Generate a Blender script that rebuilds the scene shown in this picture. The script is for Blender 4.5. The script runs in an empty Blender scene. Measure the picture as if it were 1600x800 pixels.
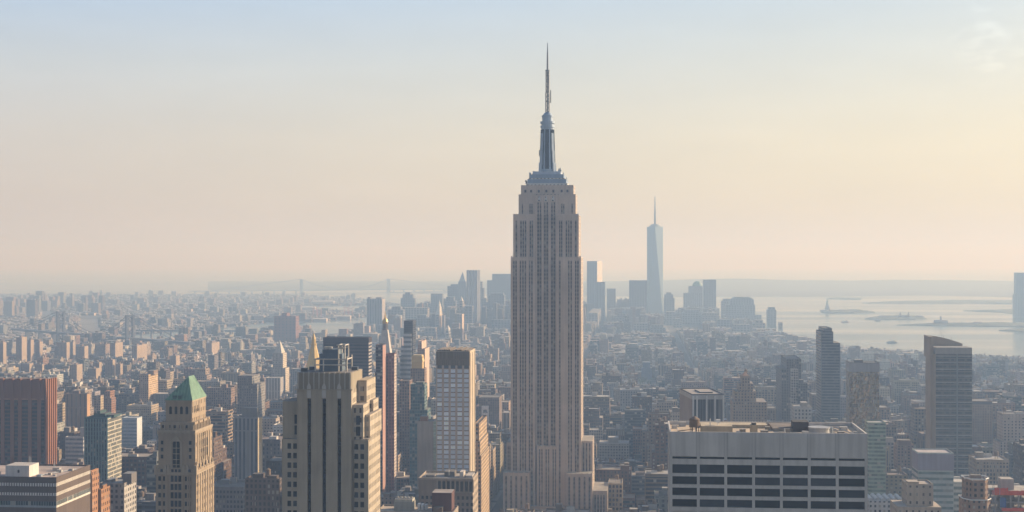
import bpy, math, random
import numpy as np
R = math.radians
random.seed(7)
C = bpy.data.collections.new("city"); bpy.context.scene.collection.children.link(C)
sc = bpy.context.scene

# ------------------------------------------------------------------ camera
F, CX, EY, CAMZ = 2185.0, 800.0, 407.0, 260.0        # measured from the photograph (1600 px wide)
cam = bpy.data.cameras.new("camera"); co = bpy.data.objects.new("camera", cam); C.objects.link(co)
co.location = (0, 0, CAMZ); co.rotation_euler = (R(90), 0, 0)
cam.sensor_width = 36; cam.lens = 36 * F / 1600; cam.shift_y = 7 / 1600
cam.clip_start = 1; cam.clip_end = 90000
sc.camera = co
# ------------------------------------------------------------------ world, sun, exposure
SKY_GAIN = 0.86
SUN_AZ, SUN_EL = 64.0, 23.0                          # clockwise from the view axis, above the horizon
w = bpy.data.worlds.new("World"); sc.world = w; w.use_nodes = True
nt = w.node_tree; bg = nt.nodes['Background']
sky = nt.nodes.new('ShaderNodeTexSky'); sky.sky_type = 'NISHITA'; sky.sun_disc = False
sky.sun_elevation = R(SUN_EL); sky.sun_rotation = R(SUN_AZ)
sky.altitude = 100; sky.air_density = 1.0; sky.dust_density = 4.0; sky.ozone_density = 1.0
# the sky: Nishita, warmed towards the horizon and towards the sun by dusty air
def sky_ramp(stops):
    r = nt.nodes.new('ShaderNodeValToRGB'); e = r.color_ramp.elements
    while len(e) < len(stops): e.new(0.5)
    for q, (p, c) in zip(e, stops): q.position = p; q.color = (*c, 1)
    return r
stc = nt.nodes.new('ShaderNodeTexCoord'); ssp = nt.nodes.new('ShaderNodeSeparateXYZ'); nt.links.new(stc.outputs['Generated'], ssp.inputs[0])
SKY_AWAY = [(0.0, (.60, .51, .46)), (.035, (.62, .545, .50)), (.085, (.61, .58, .57)), (.135, (.54, .59, .66)), (.19, (.415, .56, .79)), (.45, (.19, .27, .44)), (1.0, (.09, .155, .31))]
SKY_SUN = [(0.0, (.73, .62, .37)), (.035, (.76, .665, .41)), (.085, (.775, .71, .52)), (.135, (.66, .67, .61)), (.19, (.53, .62, .69)), (.45, (.25, .32, .45)), (1.0, (.09, .155, .31))]
ra, rs = sky_ramp(SKY_AWAY), sky_ramp(SKY_SUN)
for r in (ra, rs): nt.links.new(ssp.outputs[2], r.inputs[0])
dt = nt.nodes.new('ShaderNodeVectorMath'); dt.operation = 'DOT_PRODUCT'; nt.links.new(stc.outputs['Generated'], dt.inputs[0])
dt.inputs[1].default_value = (math.sin(R(SUN_AZ)), math.cos(R(SUN_AZ)), 0)
mr = nt.nodes.new('ShaderNodeMapRange'); mr.inputs[1].default_value = .05; mr.inputs[2].default_value = .78; nt.links.new(dt.outputs['Value'], mr.inputs[0])
mx = nt.nodes.new('ShaderNodeMix'); mx.data_type = 'RGBA'; nt.links.new(mr.outputs[0], mx.inputs[0]); nt.links.new(ra.outputs[0], mx.inputs[6]); nt.links.new(rs.outputs[0], mx.inputs[7])
sc10 = nt.nodes.new('ShaderNodeVectorMath'); sc10.operation = 'SCALE'; sc10.inputs[3].default_value = 10.0 * SKY_GAIN; nt.links.new(mx.outputs[2], sc10.inputs[0])
m2 = nt.nodes.new('ShaderNodeMix'); m2.data_type = 'RGBA'; m2.inputs[0].default_value = 0.8
# the side of the sky away from the sun is deeper
ad = nt.nodes.new('ShaderNodeMapRange'); ad.inputs[1].default_value = -.75; ad.inputs[2].default_value = .05; ad.inputs[3].default_value = .5; ad.inputs[4].default_value = 1.0; nt.links.new(dt.outputs['Value'], ad.inputs[0])
# a soft cloud puff high on the right
cd = nt.nodes.new('ShaderNodeVectorMath'); cd.operation = 'DISTANCE'; nt.links.new(stc.outputs['Generated'], cd.inputs[0])
cv_ = ((1545 - CX) / F, 1.0, -(62 - EY) / F); cl_ = math.sqrt(sum(q * q for q in cv_)); cd.inputs[1].default_value = tuple(q / cl_ for q in cv_)
cf = nt.nodes.new('ShaderNodeMapRange'); cf.inputs[1].default_value = .002; cf.inputs[2].default_value = .034; cf.inputs[3].default_value = 1; cf.inputs[4].default_value = 0; nt.links.new(cd.outputs['Value'], cf.inputs[0])
cm = nt.nodes.new('ShaderNodeMapping'); cm.inputs['Scale'].default_value = (60, 60, 130); nt.links.new(stc.outputs['Generated'], cm.inputs[0])
cn = nt.nodes.new('ShaderNodeTexNoise'); cn.inputs['Scale'].default_value = 1.0; cn.inputs['Detail'].default_value = 6; nt.links.new(cm.outputs[0], cn.inputs[0])
cp = nt.nodes.new('ShaderNodeMath'); cp.operation = 'MULTIPLY'; nt.links.new(cf.outputs[0], cp.inputs[0])
ct = nt.nodes.new('ShaderNodeMapRange'); ct.inputs[1].default_value = .47; ct.inputs[2].default_value = .68; nt.links.new(cn.outputs[0], ct.inputs[0]); nt.links.new(ct.outputs[0], cp.inputs[1])
cg = nt.nodes.new('ShaderNodeMath'); cg.operation = 'MULTIPLY_ADD'; cg.inputs[1].default_value = .24; nt.links.new(cp.outputs[0], cg.inputs[0])
wm = nt.nodes.new('ShaderNodeMapping'); wm.inputs['Scale'].default_value = (7, 7, 34); wm.inputs['Rotation'].default_value = (0, R(6), 0); nt.links.new(stc.outputs['Generated'], wm.inputs[0])
wn_ = nt.nodes.new('ShaderNodeTexNoise'); wn_.inputs['Scale'].default_value = 1.0; wn_.inputs['Detail'].default_value = 7; wn_.inputs['Roughness'].default_value = .6; nt.links.new(wm.outputs[0], wn_.inputs[0])
wr = nt.nodes.new('ShaderNodeMapRange'); wr.inputs[1].default_value = .35; wr.inputs[2].default_value = .75; wr.inputs[3].default_value = .975; wr.inputs[4].default_value = 1.055; nt.links.new(wn_.outputs[0], wr.inputs[0]); nt.links.new(wr.outputs[0], cg.inputs[2])
am = nt.nodes.new('ShaderNodeMath'); am.operation = 'MULTIPLY'; nt.links.new(ad.outputs[0], am.inputs[0]); nt.links.new(cg.outputs[0], am.inputs[1])
s3 = nt.nodes.new('ShaderNodeVectorMath'); s3.operation = 'SCALE'; nt.links.new(sc10.outputs[0], s3.inputs[0]); nt.links.new(am.outputs[0], s3.inputs[3])
nt.links.new(sky.outputs[0], m2.inputs[6]); nt.links.new(s3.outputs[0], m2.inputs[7])
nt.links.new(m2.outputs[2], bg.inputs[0]); bg.inputs[1].default_value = 0.10
sl = bpy.data.lights.new("sun", 'SUN'); sl.energy = 5.0; sl.angle = R(0.5); sl.color = (1.0, 0.82, 0.60)
so = bpy.data.objects.new("sun", sl); C.objects.link(so)
so.rotation_euler = (R(90 - SUN_EL), 0, R(180 - SUN_AZ)); so.location = (3000, 1000, 3000)
sc.view_settings.view_transform = 'Standard'; sc.view_settings.look = 'None'
sc.view_settings.gamma = 1; sc.view_settings.use_curve_mapping = False
sc.view_settings.exposure = 0.5
sc.render.engine = 'CYCLES'
sc.cycles.max_bounces = 5; sc.cycles.diffuse_bounces = 2; sc.cycles.glossy_bounces = 2
sc.cycles.transmission_bounces = 2; sc.cycles.volume_bounces = 2
sc.cycles.use_denoising = True
try: sc.cycles.denoiser = 'OPENIMAGEDENOISE'
except Exception: pass
HAZE_DENSITY = 1.95e-4; HAZE_COLOR = (0.333, 0.508, 0.799); HAZE_ABS = (0.863, 0.662, 0.089); HAZE_G = 0.2

# ------------------------------------------------------------------ grid and pixel measurements -> metres
TH = R(5.2); GC, GS = math.cos(TH), math.sin(TH)      # avenues run 5.2 deg right of the view axis
def nx(px): return (px - CX) / F
def ground(px, py):
    D = F * CAMZ / (py - EY); return (nx(px) * D, D)
def uv_of(x, y): return (x * GC - y * GS, x * GS + y * GC)
def xy_of(u, v): return (u * GC + v * GS, -u * GS + v * GC)

# ------------------------------------------------------------------ materials
def new_mat(name):
    m = bpy.data.materials.new(name); m.use_nodes = True
    return m, m.node_tree.nodes, m.node_tree.links, m.node_tree.nodes['Principled BSDF']
def math_node(N, L, op, a, b=None, c=None):
    n = N.new('ShaderNodeMath'); n.operation = op
    for i, v in enumerate((a, b, c)):
        if v is None: continue
        if isinstance(v, (int, float)): n.inputs[i].default_value = v
        else: L.new(v, n.inputs[i])
    return n.outputs[0]
def mix_col(N, L, fac, a, b, mode='MIX'):
    n = N.new('ShaderNodeMix'); n.data_type = 'RGBA'; n.blend_type = mode
    for s, v in ((n.inputs[0], fac), (n.inputs[6], a), (n.inputs[7], b)):
        if isinstance(v, (int, float)): s.default_value = v
        elif isinstance(v, tuple): s.default_value = (*v[:3], 1)
        else: L.new(v, s)
    return n.outputs[2]
def facade_material():
    m, N, L, P = new_mat("facade")
    uvn = N.new('ShaderNodeUVMap'); uvn.uv_map = 'UVMap'
    sep = N.new('ShaderNodeSeparateXYZ'); L.new(uvn.outputs[0], sep.inputs[0])
    def attr(n):
        a = N.new('ShaderNodeAttribute'); a.attribute_name = n; return a
    wa, pa, ga = attr('wall'), attr('win'), attr('glass')
    ps = N.new('ShaderNodeSeparateColor'); L.new(pa.outputs['Color'], ps.inputs[0])
    bay, flo, wf, hf = ps.outputs[0], ps.outputs[1], ps.outputs[2], pa.outputs['Alpha']
    cu = math_node(N, L, 'DIVIDE', sep.outputs[0], bay); cv = math_node(N, L, 'DIVIDE', sep.outputs[1], flo)
    fu = math_node(N, L, 'ABSOLUTE', math_node(N, L, 'SUBTRACT', math_node(N, L, 'FRACT', cu), 0.5))
    fv = math_node(N, L, 'ABSOLUTE', math_node(N, L, 'SUBTRACT', math_node(N, L, 'FRACT', cv), 0.5))
    mu = math_node(N, L, 'LESS_THAN', fu, math_node(N, L, 'MULTIPLY', wf, 0.5))
    mv = math_node(N, L, 'LESS_THAN', fv, math_node(N, L, 'MULTIPLY', hf, 0.5))
    win = math_node(N, L, 'MULTIPLY', mu, mv)
    cell = N.new('ShaderNodeCombineXYZ')
    L.new(math_node(N, L, 'FLOOR', math_node(N, L, 'DIVIDE', sep.outputs[0], math_node(N, L, 'MINIMUM', bay, 2.6))), cell.inputs[0]); L.new(math_node(N, L, 'FLOOR', cv), cell.inputs[1])
    oi = N.new('ShaderNodeObjectInfo'); L.new(oi.outputs['Random'], cell.inputs[2])
    wn = N.new('ShaderNodeTexWhiteNoise'); wn.noise_dimensions = '3D'; L.new(cell.outputs[0], wn.inputs[0])
    blind = math_node(N, L, 'GREATER_THAN', wn.outputs[0], 0.84)
    bl = math_node(N, L, 'MULTIPLY', blind, ga.outputs['Alpha'])
    shade = math_node(N, L, 'MULTIPLY_ADD', wn.outputs[0], 0.9, 0.45)
    sh = N.new('ShaderNodeCombineColor'); [L.new(shade, sh.inputs[i]) for i in range(3)]
    g1 = mix_col(N, L, ga.outputs['Alpha'], ga.outputs['Color'], mix_col(N, L, 1.0, ga.outputs['Color'], sh.outputs[0], 'MULTIPLY'))
    gcol = mix_col(N, L, bl, g1, (0.34, 0.32, 0.28))
    # weathering of the wall: blotches and vertical streaks
    tc = N.new('ShaderNodeTexCoord')
    n1 = N.new('ShaderNodeTexNoise'); n1.inputs['Scale'].default_value = 0.045; n1.inputs['Detail'].default_value = 5
    L.new(tc.outputs['Object'], n1.inputs[0])
    mp = N.new('ShaderNodeMapping'); mp.inputs['Scale'].default_value = (0.55, 0.03, 1); L.new(uvn.outputs[0], mp.inputs[0])
    n2 = N.new('ShaderNodeTexNoise'); n2.inputs['Scale'].default_value = 1.0; n2.inputs['Detail'].default_value = 3
    L.new(mp.outputs[0], n2.inputs[0])
    mixn = math_node(N, L, 'ADD', math_node(N, L, 'MULTIPLY', n1.outputs[0], 0.7), math_node(N, L, 'MULTIPLY', n2.outputs[0], 0.6))
    fac = math_node(N, L, 'ADD', mixn, 0.35)
    fc = N.new('ShaderNodeCombineColor'); [L.new(fac, fc.inputs[i]) for i in range(3)]
    wcol = mix_col(N, L, 1.0, wa.outputs['Color'], fc.outputs[0], 'MULTIPLY')
    L.new(mix_col(N, L, win, wcol, gcol), P.inputs['Base Color'])
    L.new(math_node(N, L, 'MULTIPLY_ADD', win, -0.62, 0.86), P.inputs['Roughness'])
    P.inputs['Specular IOR Level'].default_value = 0.32
    return m
def roof_material():
    m, N, L, P = new_mat("roofing")
    a = N.new('ShaderNodeAttribute'); a.attribute_name = 'wall'
    tc = N.new('ShaderNodeTexCoord')
    n1 = N.new('ShaderNodeTexNoise'); n1.inputs['Scale'].default_value = 0.12; n1.inputs['Detail'].default_value = 6
    L.new(tc.outputs['Object'], n1.inputs[0])
    f = math_node(N, L, 'MULTIPLY_ADD', n1.outputs[0], 1.1, 0.42)
    fc = N.new('ShaderNodeCombineColor'); [L.new(f, fc.inputs[i]) for i in range(3)]
    L.new(mix_col(N, L, 1.0, a.outputs['Color'], fc.outputs[0], 'MULTIPLY'), P.inputs['Base Color'])
    P.inputs['Roughness'].default_value = 0.9
    return m
PLAIN = {}
def plain(name, col, rough=0.8, metal=0.0, var=0.35, scale=0.25, rnd=0.0):
    if name in PLAIN: return PLAIN[name]
    m, N, L, P = new_mat(name)
    tc = N.new('ShaderNodeTexCoord'); n1 = N.new('ShaderNodeTexNoise')
    n1.inputs['Scale'].default_value = scale; n1.inputs['Detail'].default_value = 6
    L.new(tc.outputs['Object'], n1.inputs[0])
    f = math_node(N, L, 'MULTIPLY_ADD', n1.outputs[0], var * 2, 1 - var)
    if rnd:
        oi = N.new('ShaderNodeObjectInfo')
        f = math_node(N, L, 'MULTIPLY', f, math_node(N, L, 'MULTIPLY_ADD', math_node(N, L, 'POWER', oi.outputs['Random'], 3.0), rnd, 0.7))
    fc = N.new('ShaderNodeCombineColor'); [L.new(f, fc.inputs[i]) for i in range(3)]
    L.new(mix_col(N, L, 1.0, (*col, 1), fc.outputs[0], 'MULTIPLY'), P.inputs['Base Color'])
    P.inputs['Roughness'].default_value = rough; P.inputs['Metallic'].default_value = metal
    PLAIN[name] = m; return m
FAC, ROOF = facade_material(), roof_material()
GLASS = plain("dark_glass", (0.011, 0.013, 0.016), 0.12, 0, 0.3, 0.3, rnd=4.0); GLASS.node_tree.nodes['Principled BSDF'].inputs['Specular IOR Level'].default_value = .25
BLUEGLASS = plain("blue_glass", (0.78, 0.87, 1.0), 0.3, 0.6, 0.12, 0.3, rnd=0.45)
COPPER = plain("verdigris_copper", (0.15, 0.265, 0.185), 0.65, 0, 0.6, 0.45)
GOLD = plain("gilded_metal", (0.66, 0.47, 0.20), 0.45, 0.5, 0.15, 0.2)
STEEL = plain("grey_metal", (0.34, 0.38, 0.42), 0.45, 0.55, 0.2, 0.2)
DARKMETAL = plain("dark_metal", (0.09, 0.10, 0.11), 0.5, 0.4, 0.3)
WHITE = plain("white_paint", (0.72, 0.71, 0.68), 0.7)
WOOD = plain("weathered_wood", (0.20, 0.14, 0.095), 0.85)

# ------------------------------------------------------------------ mesh collector
class St:
    """wall colour, window pattern (bay, floor, width share, height share), glass colour, variation"""
    def __init__(s, wall, win=(3, 3.5, 0, 0), glass=(0.03, 0.035, 0.045), var=1.0, roof=(0.20, 0.19, 0.18)):
        s.wall, s.win, s.glass, s.var, s.roof = wall, win, glass, var, roof
    def but(s, **k):
        n = St(s.wall, s.win, s.glass, s.var, s.roof)
        for a, b in k.items(): setattr(n, a, b)
        return n
def rot2(pts, a):
    c, s = math.cos(a), math.sin(a); return [(x * c - y * s, x * s + y * c) for x, y in pts]
class MB:
    def __init__(s): s.v, s.f, s.m, s.wall, s.win, s.glass, s.uv = [], [], [], [], [], [], []
    def face(s, pts, uvs, wall, win=(3, 3.5, 0, 0), glass=(0, 0, 0, 0), mat=0):
        b = len(s.v); n = len(pts); s.v += pts; s.f.append(tuple(range(b, b + n))); s.m.append(mat)
        s.wall += [(*wall, 1)] * n; s.win += [win] * n; s.glass += [glass] * n; s.uv += uvs
    def prism(s, pts, z0, z1, st, top=None, roof=True, mat=0, rmat=1, zt=None, bottom=False):
        """pts: footprint, counter-clockwise; top: other footprint at z1; zt: per-corner heights"""
        n = len(pts); tp = top or pts; zt = zt or [z1] * n
        for i in range(n):
            j = (i + 1) % n
            a, b, c, d = (*pts[i], z0), (*pts[j], z0), (*tp[j], zt[j]), (*tp[i], zt[i])
            L = math.hypot(b[0] - a[0], b[1] - a[1]) or 0.01
            bay, fl, wf, hf = st.win
            big = bay >= 12; be = (L / max(1, round(L / bay)) if not big else L) if wf > 0 else bay
            s.face([a, b, c, d], [(0, z0), (L, z0), (L, zt[j]), (0, zt[i])], st.wall, (be, fl, wf if big or L > bay * .7 else 0, hf), (*st.glass, st.var), mat)
        if roof: s.face([(*tp[i], zt[i]) for i in range(n)], [tp[i] for i in range(n)], st.roof if rmat else st.wall, mat=rmat)
        if bottom: s.face([(*pts[i], z0) for i in reversed(range(n))], [(0, 0)] * n, st.wall, mat=mat)
        return s
    def box(s, x0, x1, y0, y1, z0, z1, st, **k):
        return s.prism([(x0, y0), (x1, y0), (x1, y1), (x0, y1)], z0, z1, st, **k)
    def cyl(s, cx, cy, r0, r1, z0, z1, st, n=12, **k):
        c = [(math.cos(2 * math.pi * (i + .5) / n), math.sin(2 * math.pi * (i + .5) / n)) for i in range(n)]
        return s.prism([(cx + r0 * a, cy + r0 * b) for a, b in c], z0, z1, st, top=[(cx + r1 * a, cy + r1 * b) for a, b in c], **k)
    def bar(s, p, q, r, st, n=5, mat=0):
        p, q = np.array(p, float), np.array(q, float); d = q - p; d /= np.linalg.norm(d) or 1
        a = np.cross(d, (0, 0, 1) if abs(d[2]) < .9 else (1, 0, 0)); a /= np.linalg.norm(a); b = np.cross(d, a)
        ring = [[tuple(o + r * (math.cos(t) * a + math.sin(t) * b)) for t in [2 * math.pi * i / n for i in range(n)]] for o in (p, q)]
        for i in range(n):
            j = (i + 1) % n; s.face([ring[0][j], ring[0][i], ring[1][i], ring[1][j]][::-1], [(0, 0)] * 4, st.wall, mat=mat)
        s.face(ring[0], [(0, 0)] * n, st.wall, mat=mat); s.face(ring[1][::-1], [(0, 0)] * n, st.wall, mat=mat)
        return s
    def parapet(s, x0, x1, y0, y1, z, h, st, t=0.5):
        for b in ((x0, x1, y0, y0 + t), (x0, x1, y1 - t, y1), (x0, x0 + t, y0 + t, y1 - t), (x1 - t, x1, y0 + t, y1 - t)):
            s.box(*b, z, z + h, st, rmat=0)
        return s
    def build(s, name, mats=None, parent=None, loc=None, rz=0):
        me = bpy.data.meshes.new(name)
        me.from_pydata(s.v, [], s.f)
        mats = mats or [FAC, ROOF]
        for m in (mats if isinstance(mats, (list, tuple)) else [mats]): me.materials.append(m)
        if len(me.materials) > 1: me.polygons.foreach_set('material_index', [min(i, len(me.materials) - 1) for i in s.m])
        if any(m in (FAC, ROOF) for m in me.materials):
            for nm, data in (('wall', s.wall), ('win', s.win), ('glass', s.glass)):
                a = me.color_attributes.new(nm, 'FLOAT_COLOR', 'CORNER'); a.data.foreach_set('color', np.array(data, dtype=np.float32).ravel())
            u = me.uv_layers.new(name='UVMap'); u.data.foreach_set('uv', np.array(s.uv, dtype=np.float32).ravel())
        me.update()
        o = bpy.data.objects.new(name, me); C.objects.link(o)
        if parent: o.parent = parent
        if loc: o.location = loc
        o.rotation_euler = (0, 0, rz)
        return o
def tag(o, label=None, cat=None, group=None, kind=None):
    for k, v in (('label', label), ('category', cat), ('group', group), ('kind', kind)):
        if v: o[k] = v
    return o
FOOT = []      # (u0,u1,v0,v1) footprints of placed buildings
CAPS = []      # (px0,px1,D,vb): nothing nearer may rise above row vb there
LAND = []      # (short description, px, py) reference buildings for labels
class Site:
    """base of a building measured in the photo: front-left column x0, front-right x1, far end of the right/left side x2, distance D"""
    def __init__(s, name, label, cat, x0, x1, D, x2=None, dep=None, vb=None, rot=0.0, ref=None, group=None, top=None, foot=True):
        a = TH + R(rot); c, sn = math.cos(a), math.sin(a)
        X0, Y0 = nx(x0) * D, D
        s.w = (nx(x1) * D - X0) / (c + nx(x1) * sn)
        X1, Y1 = X0 + s.w * c, Y0 - s.w * sn
        if x2 is not None:
            ex, ey, xe = (X1, Y1, x2) if x2 > x1 else (X0, Y0, x2)
            dep = (nx(xe) * ey - ex) / (sn - nx(xe) * c)
        s.d = dep or s.w * .8
        cx, cy = (X0 + X1) / 2 + s.d / 2 * sn, (Y0 + Y1) / 2 + s.d / 2 * c
        s.x0, s.x1, s.D = x0, x1, (Y0 + Y1) / 2
        o = bpy.data.objects.new(name, None); C.objects.link(o)
        o.location = (cx, cy, 0); o.rotation_euler = (0, 0, -a); o.empty_display_size = 5
        s.o = tag(o, label, cat, group)
        u, v = uv_of(cx, cy); r = (s.w / 2 + 3, s.d / 2 + 3)
        if foot: FOOT.append((u - r[0], u + r[0], v - r[1], v + r[1]))
        if vb: CAPS.append((min(x0, x2 or x0), max(x1, x2 or x1), s.D, vb))
        s.px, s.top = (x0 + x1) / 2, top
        if ref: LAND.append((ref, s.px, top or 600, s.D))
    def X(s, px): return -s.w / 2 + (px - s.x0) / (s.x1 - s.x0) * s.w
    def Z(s, py, off=0.0): return CAMZ - (py - EY) / F * (s.D + off)
    @property
    def f(s): return -s.d / 2
    @property
    def b(s): return s.d / 2
    def part(s, mb, name, mats=None, label=None):
        o = mb.build(name, mats, s.o)
        if label: o['label'] = label
        return o
    def windows(s, xs, zs, w, h, y=None, mat=None, name='window', frame=None, limit=100, proud=0.06, side=None):
        """each window an object of its own, copies share one mesh"""
        y = s.f if y is None else y
        def shape(mb, x, z):
            if side: mb.prism([(y - .05, x - w / 2), (y + proud, x - w / 2), (y + proud, x + w / 2), (y - .05, x + w / 2)], z - h / 2, z + h / 2, St((.1, .1, .1)), bottom=True, rmat=0)
            else:
                mb.box(x - w / 2, x + w / 2, y - proud, y + .05, z - h / 2, z + h / 2, St((.1, .1, .1)), bottom=True, rmat=0)
                if frame: mb.box(x - w / 2 - .15, x + w / 2 + .15, y - proud - .15, y + .05, z - h / 2 - .25, z - h / 2, St((.1, .1, .1)), mat=1, rmat=1, bottom=True)
        mb = MB(); shape(mb, 0, 0); first = None; rest = MB(); n = 0
        mats = [mat or GLASS] + ([frame] if frame else [])
        if side or True:
            base_y = y
        for z in zs:
            for x in xs:
                n += 1
                if n > limit: shape(rest, x, z); continue
                if first is None: o = first = mb.build(name, mats, s.o)
                else: o = first.copy(); C.objects.link(o)
                o.parent = s.o; o.location = (0, x, z) if side else (x, 0, z)
        if n > limit: tag(rest.build(name, mats, s.o), kind='stuff')
def col(c, k=1.0): return tuple(x * k for x in c)

# ------------------------------------------------------------------ setting: ground, water, islands, hills
def sheet(name, pts, z, mat, kind='structure', label=None):
    me = bpy.data.meshes.new(name); me.from_pydata([(x, y, z) for x, y in pts], [], [tuple(range(len(pts)))])
    me.materials.append(mat); me.update()
    if me.polygons[0].normal.z < 0: me.flip_normals()
    o = bpy.data.objects.new(name, me); C.objects.link(o); tag(o, label, None, None, kind); return o
def ground_material():
    m, N, L, P = new_mat("asphalt_and_soil")
    tc = N.new('ShaderNodeTexCoord'); n1 = N.new('ShaderNodeTexNoise'); n1.inputs['Scale'].default_value = 0.004; n1.inputs['Detail'].default_value = 8
    L.new(tc.outputs['Object'], n1.inputs[0])
    r = N.new('ShaderNodeValToRGB'); e = r.color_ramp.elements
    e[0].position, e[0].color = 0.35, (0.045, 0.045, 0.045, 1); e[1].position, e[1].color = 0.7, (0.10, 0.10, 0.085, 1)
    L.new(n1.outputs[0], r.inputs[0]); L.new(r.outputs[0], P.inputs['Base Color']); P.inputs['Roughness'].default_value = 0.9
    return m
def water_material():
    m, N, L, P = new_mat("harbour_water")
    tc = N.new('ShaderNodeTexCoord')
    mp = N.new('ShaderNodeMapping'); mp.inputs['Scale'].default_value = (0.012, 0.02, 1); L.new(tc.outputs['Object'], mp.inputs[0])
    n1 = N.new('ShaderNodeTexNoise'); n1.inputs['Scale'].default_value = 1; n1.inputs['Detail'].default_value = 8; L.new(mp.outputs[0], n1.inputs[0])
    bp = N.new('ShaderNodeBump'); bp.inputs['Strength'].default_value = 0.25; bp.inputs['Distance'].default_value = 4; L.new(n1.outputs[0], bp.inputs['Height'])
    L.new(bp.outputs[0], P.inputs['Normal'])
    P.inputs['Base Color'].default_value = (0.035, 0.07, 0.075, 1)
    m3 = N.new('ShaderNodeMapping'); m3.inputs['Scale'].default_value = (0.0006, 0.004, 1); m3.inputs['Rotation'].default_value = (0, 0, R(8)); L.new(tc.outputs['Object'], m3.inputs[0])
    n3 = N.new('ShaderNodeTexNoise'); n3.inputs['Scale'].default_value = 1; n3.inputs['Detail'].default_value = 7; L.new(m3.outputs[0], n3.inputs[0])
    rr = N.new('ShaderNodeMapRange'); rr.inputs[1].default_value = .38; rr.inputs[2].default_value = .64; rr.inputs[3].default_value = .15; rr.inputs[4].default_value = .27; L.new(n3.outputs[0], rr.inputs[0]); L.new(rr.outputs[0], P.inputs['Roughness'])
    P.inputs['IOR'].default_value = 1.33
    return m
GROUND, WATER = ground_material(), water_material()
SHORE = plain("shore_green", (0.075, 0.09, 0.055), 0.9, 0, 0.4, 0.01)
sheet('ground', [(-24000, -3000), (24000, -3000), (24000, 44000), (-24000, 44000)], 0, GROUND)
def gp(*pts): return [ground(x, y) for x, y in pts]
# the harbour: shoreline of the island city on the near side, the far shore behind
sheet('harbour_water', gp((1150, 500), (1190, 520), (1235, 530), (1300, 541), (1360, 548), (1440, 556), (1520, 560), (1640, 566), (1800, 572), (1800, 470),
      (1600, 465), (1450, 462), (1300, 463.5), (1150, 464), (1030, 464), (860, 461), (690, 459), (560, 457.5), (480, 457), (480, 461), (560, 466), (600, 474), (700, 484), (900, 492), (1050, 496)), 0.5, WATER)
sheet('river_water', gp((440, 523), (520, 529), (600, 520), (640, 502), (600, 492), (545, 500), (480, 504), (420, 505), (340, 514), (250, 521), (120, 531), (-60, 540), (-200, 545), (-200, 558), (0, 553), (150, 545), (300, 532)), 0.5, WATER)
sheet('channel_water', gp((470, 480), (560, 478.5), (640, 478), (640, 484), (560, 486), (480, 484)), 0.5, WATER)
sheet('sea', [(-23900, 10700), (-1500, 10900), (2500, 15500), (12000, 17600), (23900, 17600), (23900, 43900), (-23900, 43900)], 0.25, WATER)
def mound(name, pxpts, h, mat, n=40, seed=1, label=None, kind='structure'):
    """low land rising from the water: outline measured on the photo, gentle uneven top"""
    base = gp(*pxpts); rng = random.Random(seed)
    cx = sum(p[0] for p in base) / len(base); cy = sum(p[1] for p in base) / len(base)
    vs, fs = [], []
    rings = [(1.0, 0.45), (0.97, 0.55), (0.85, 0.9), (0.6, 1.0), (0.3, 1.0)]
    dense = []
    for i in range(len(base)):
        a, b = base[i], base[(i + 1) % len(base)]
        for k in range(8): dense.append((a[0] + (b[0] - a[0]) * k / 8, a[1] + (b[1] - a[1]) * k / 8))
    m = len(dense)
    for s_, hh in rings:
        for x, y in dense:
            z = 0.4 if s_ == 1.0 else h * hh * rng.uniform(0.55, 1.1) + 0.6
            vs.append((cx + (x - cx) * s_, cy + (y - cy) * s_, z))
    for r in range(len(rings) - 1):
        for i in range(m): fs.append((r * m + i, r * m + (i + 1) % m, (r + 1) * m + (i + 1) % m, (r + 1) * m + i))
    fs.append(tuple(range((len(rings) - 1) * m, len(rings) * m)))
    me = bpy.data.meshes.new(name); me.from_pydata(vs, [], fs); me.materials.append(mat); me.update()
    o = bpy.data.objects.new(name, me); C.objects.link(o); return tag(o, label, None, None, kind)
mound('island', [(1283, 489), (1300, 490), (1335, 490), (1368, 489), (1345, 486), (1310, 486)], 11, SHORE, seed=2)
mound('island', [(1350, 499), (1390, 500), (1430, 500), (1449, 499), (1440, 495), (1400, 494.5), (1370, 495.5)], 8, SHORE, seed=3)
mound('shore', [(1398, 508.5), (1450, 509.5), (1530, 510.5), (1640, 511), (1800, 512), (1800, 505), (1640, 505), (1520, 505.5), (1440, 507)], 7, SHORE, seed=4)
mound('shore', [(1504, 486), (1560, 488), (1595, 493), (1640, 500), (1760, 503), (1760, 481), (1640, 482), (1560, 484)], 6, SHORE, seed=5)
mound('shore', [(1560, 517), (1600, 519), (1700, 522), (1700, 515), (1600, 513.5)], 5, SHORE, seed=6)
mound('shore', [(1345, 474), (1420, 475), (1520, 474.5), (1640, 476), (1700, 470), (1500, 470), (1400, 471.5)], 9, SHORE, seed=8)
mound('shore', [(1292, 467.5), (1345, 468.5), (1348, 466.5), (1296, 466)], 8, SHORE, seed=9)
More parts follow.
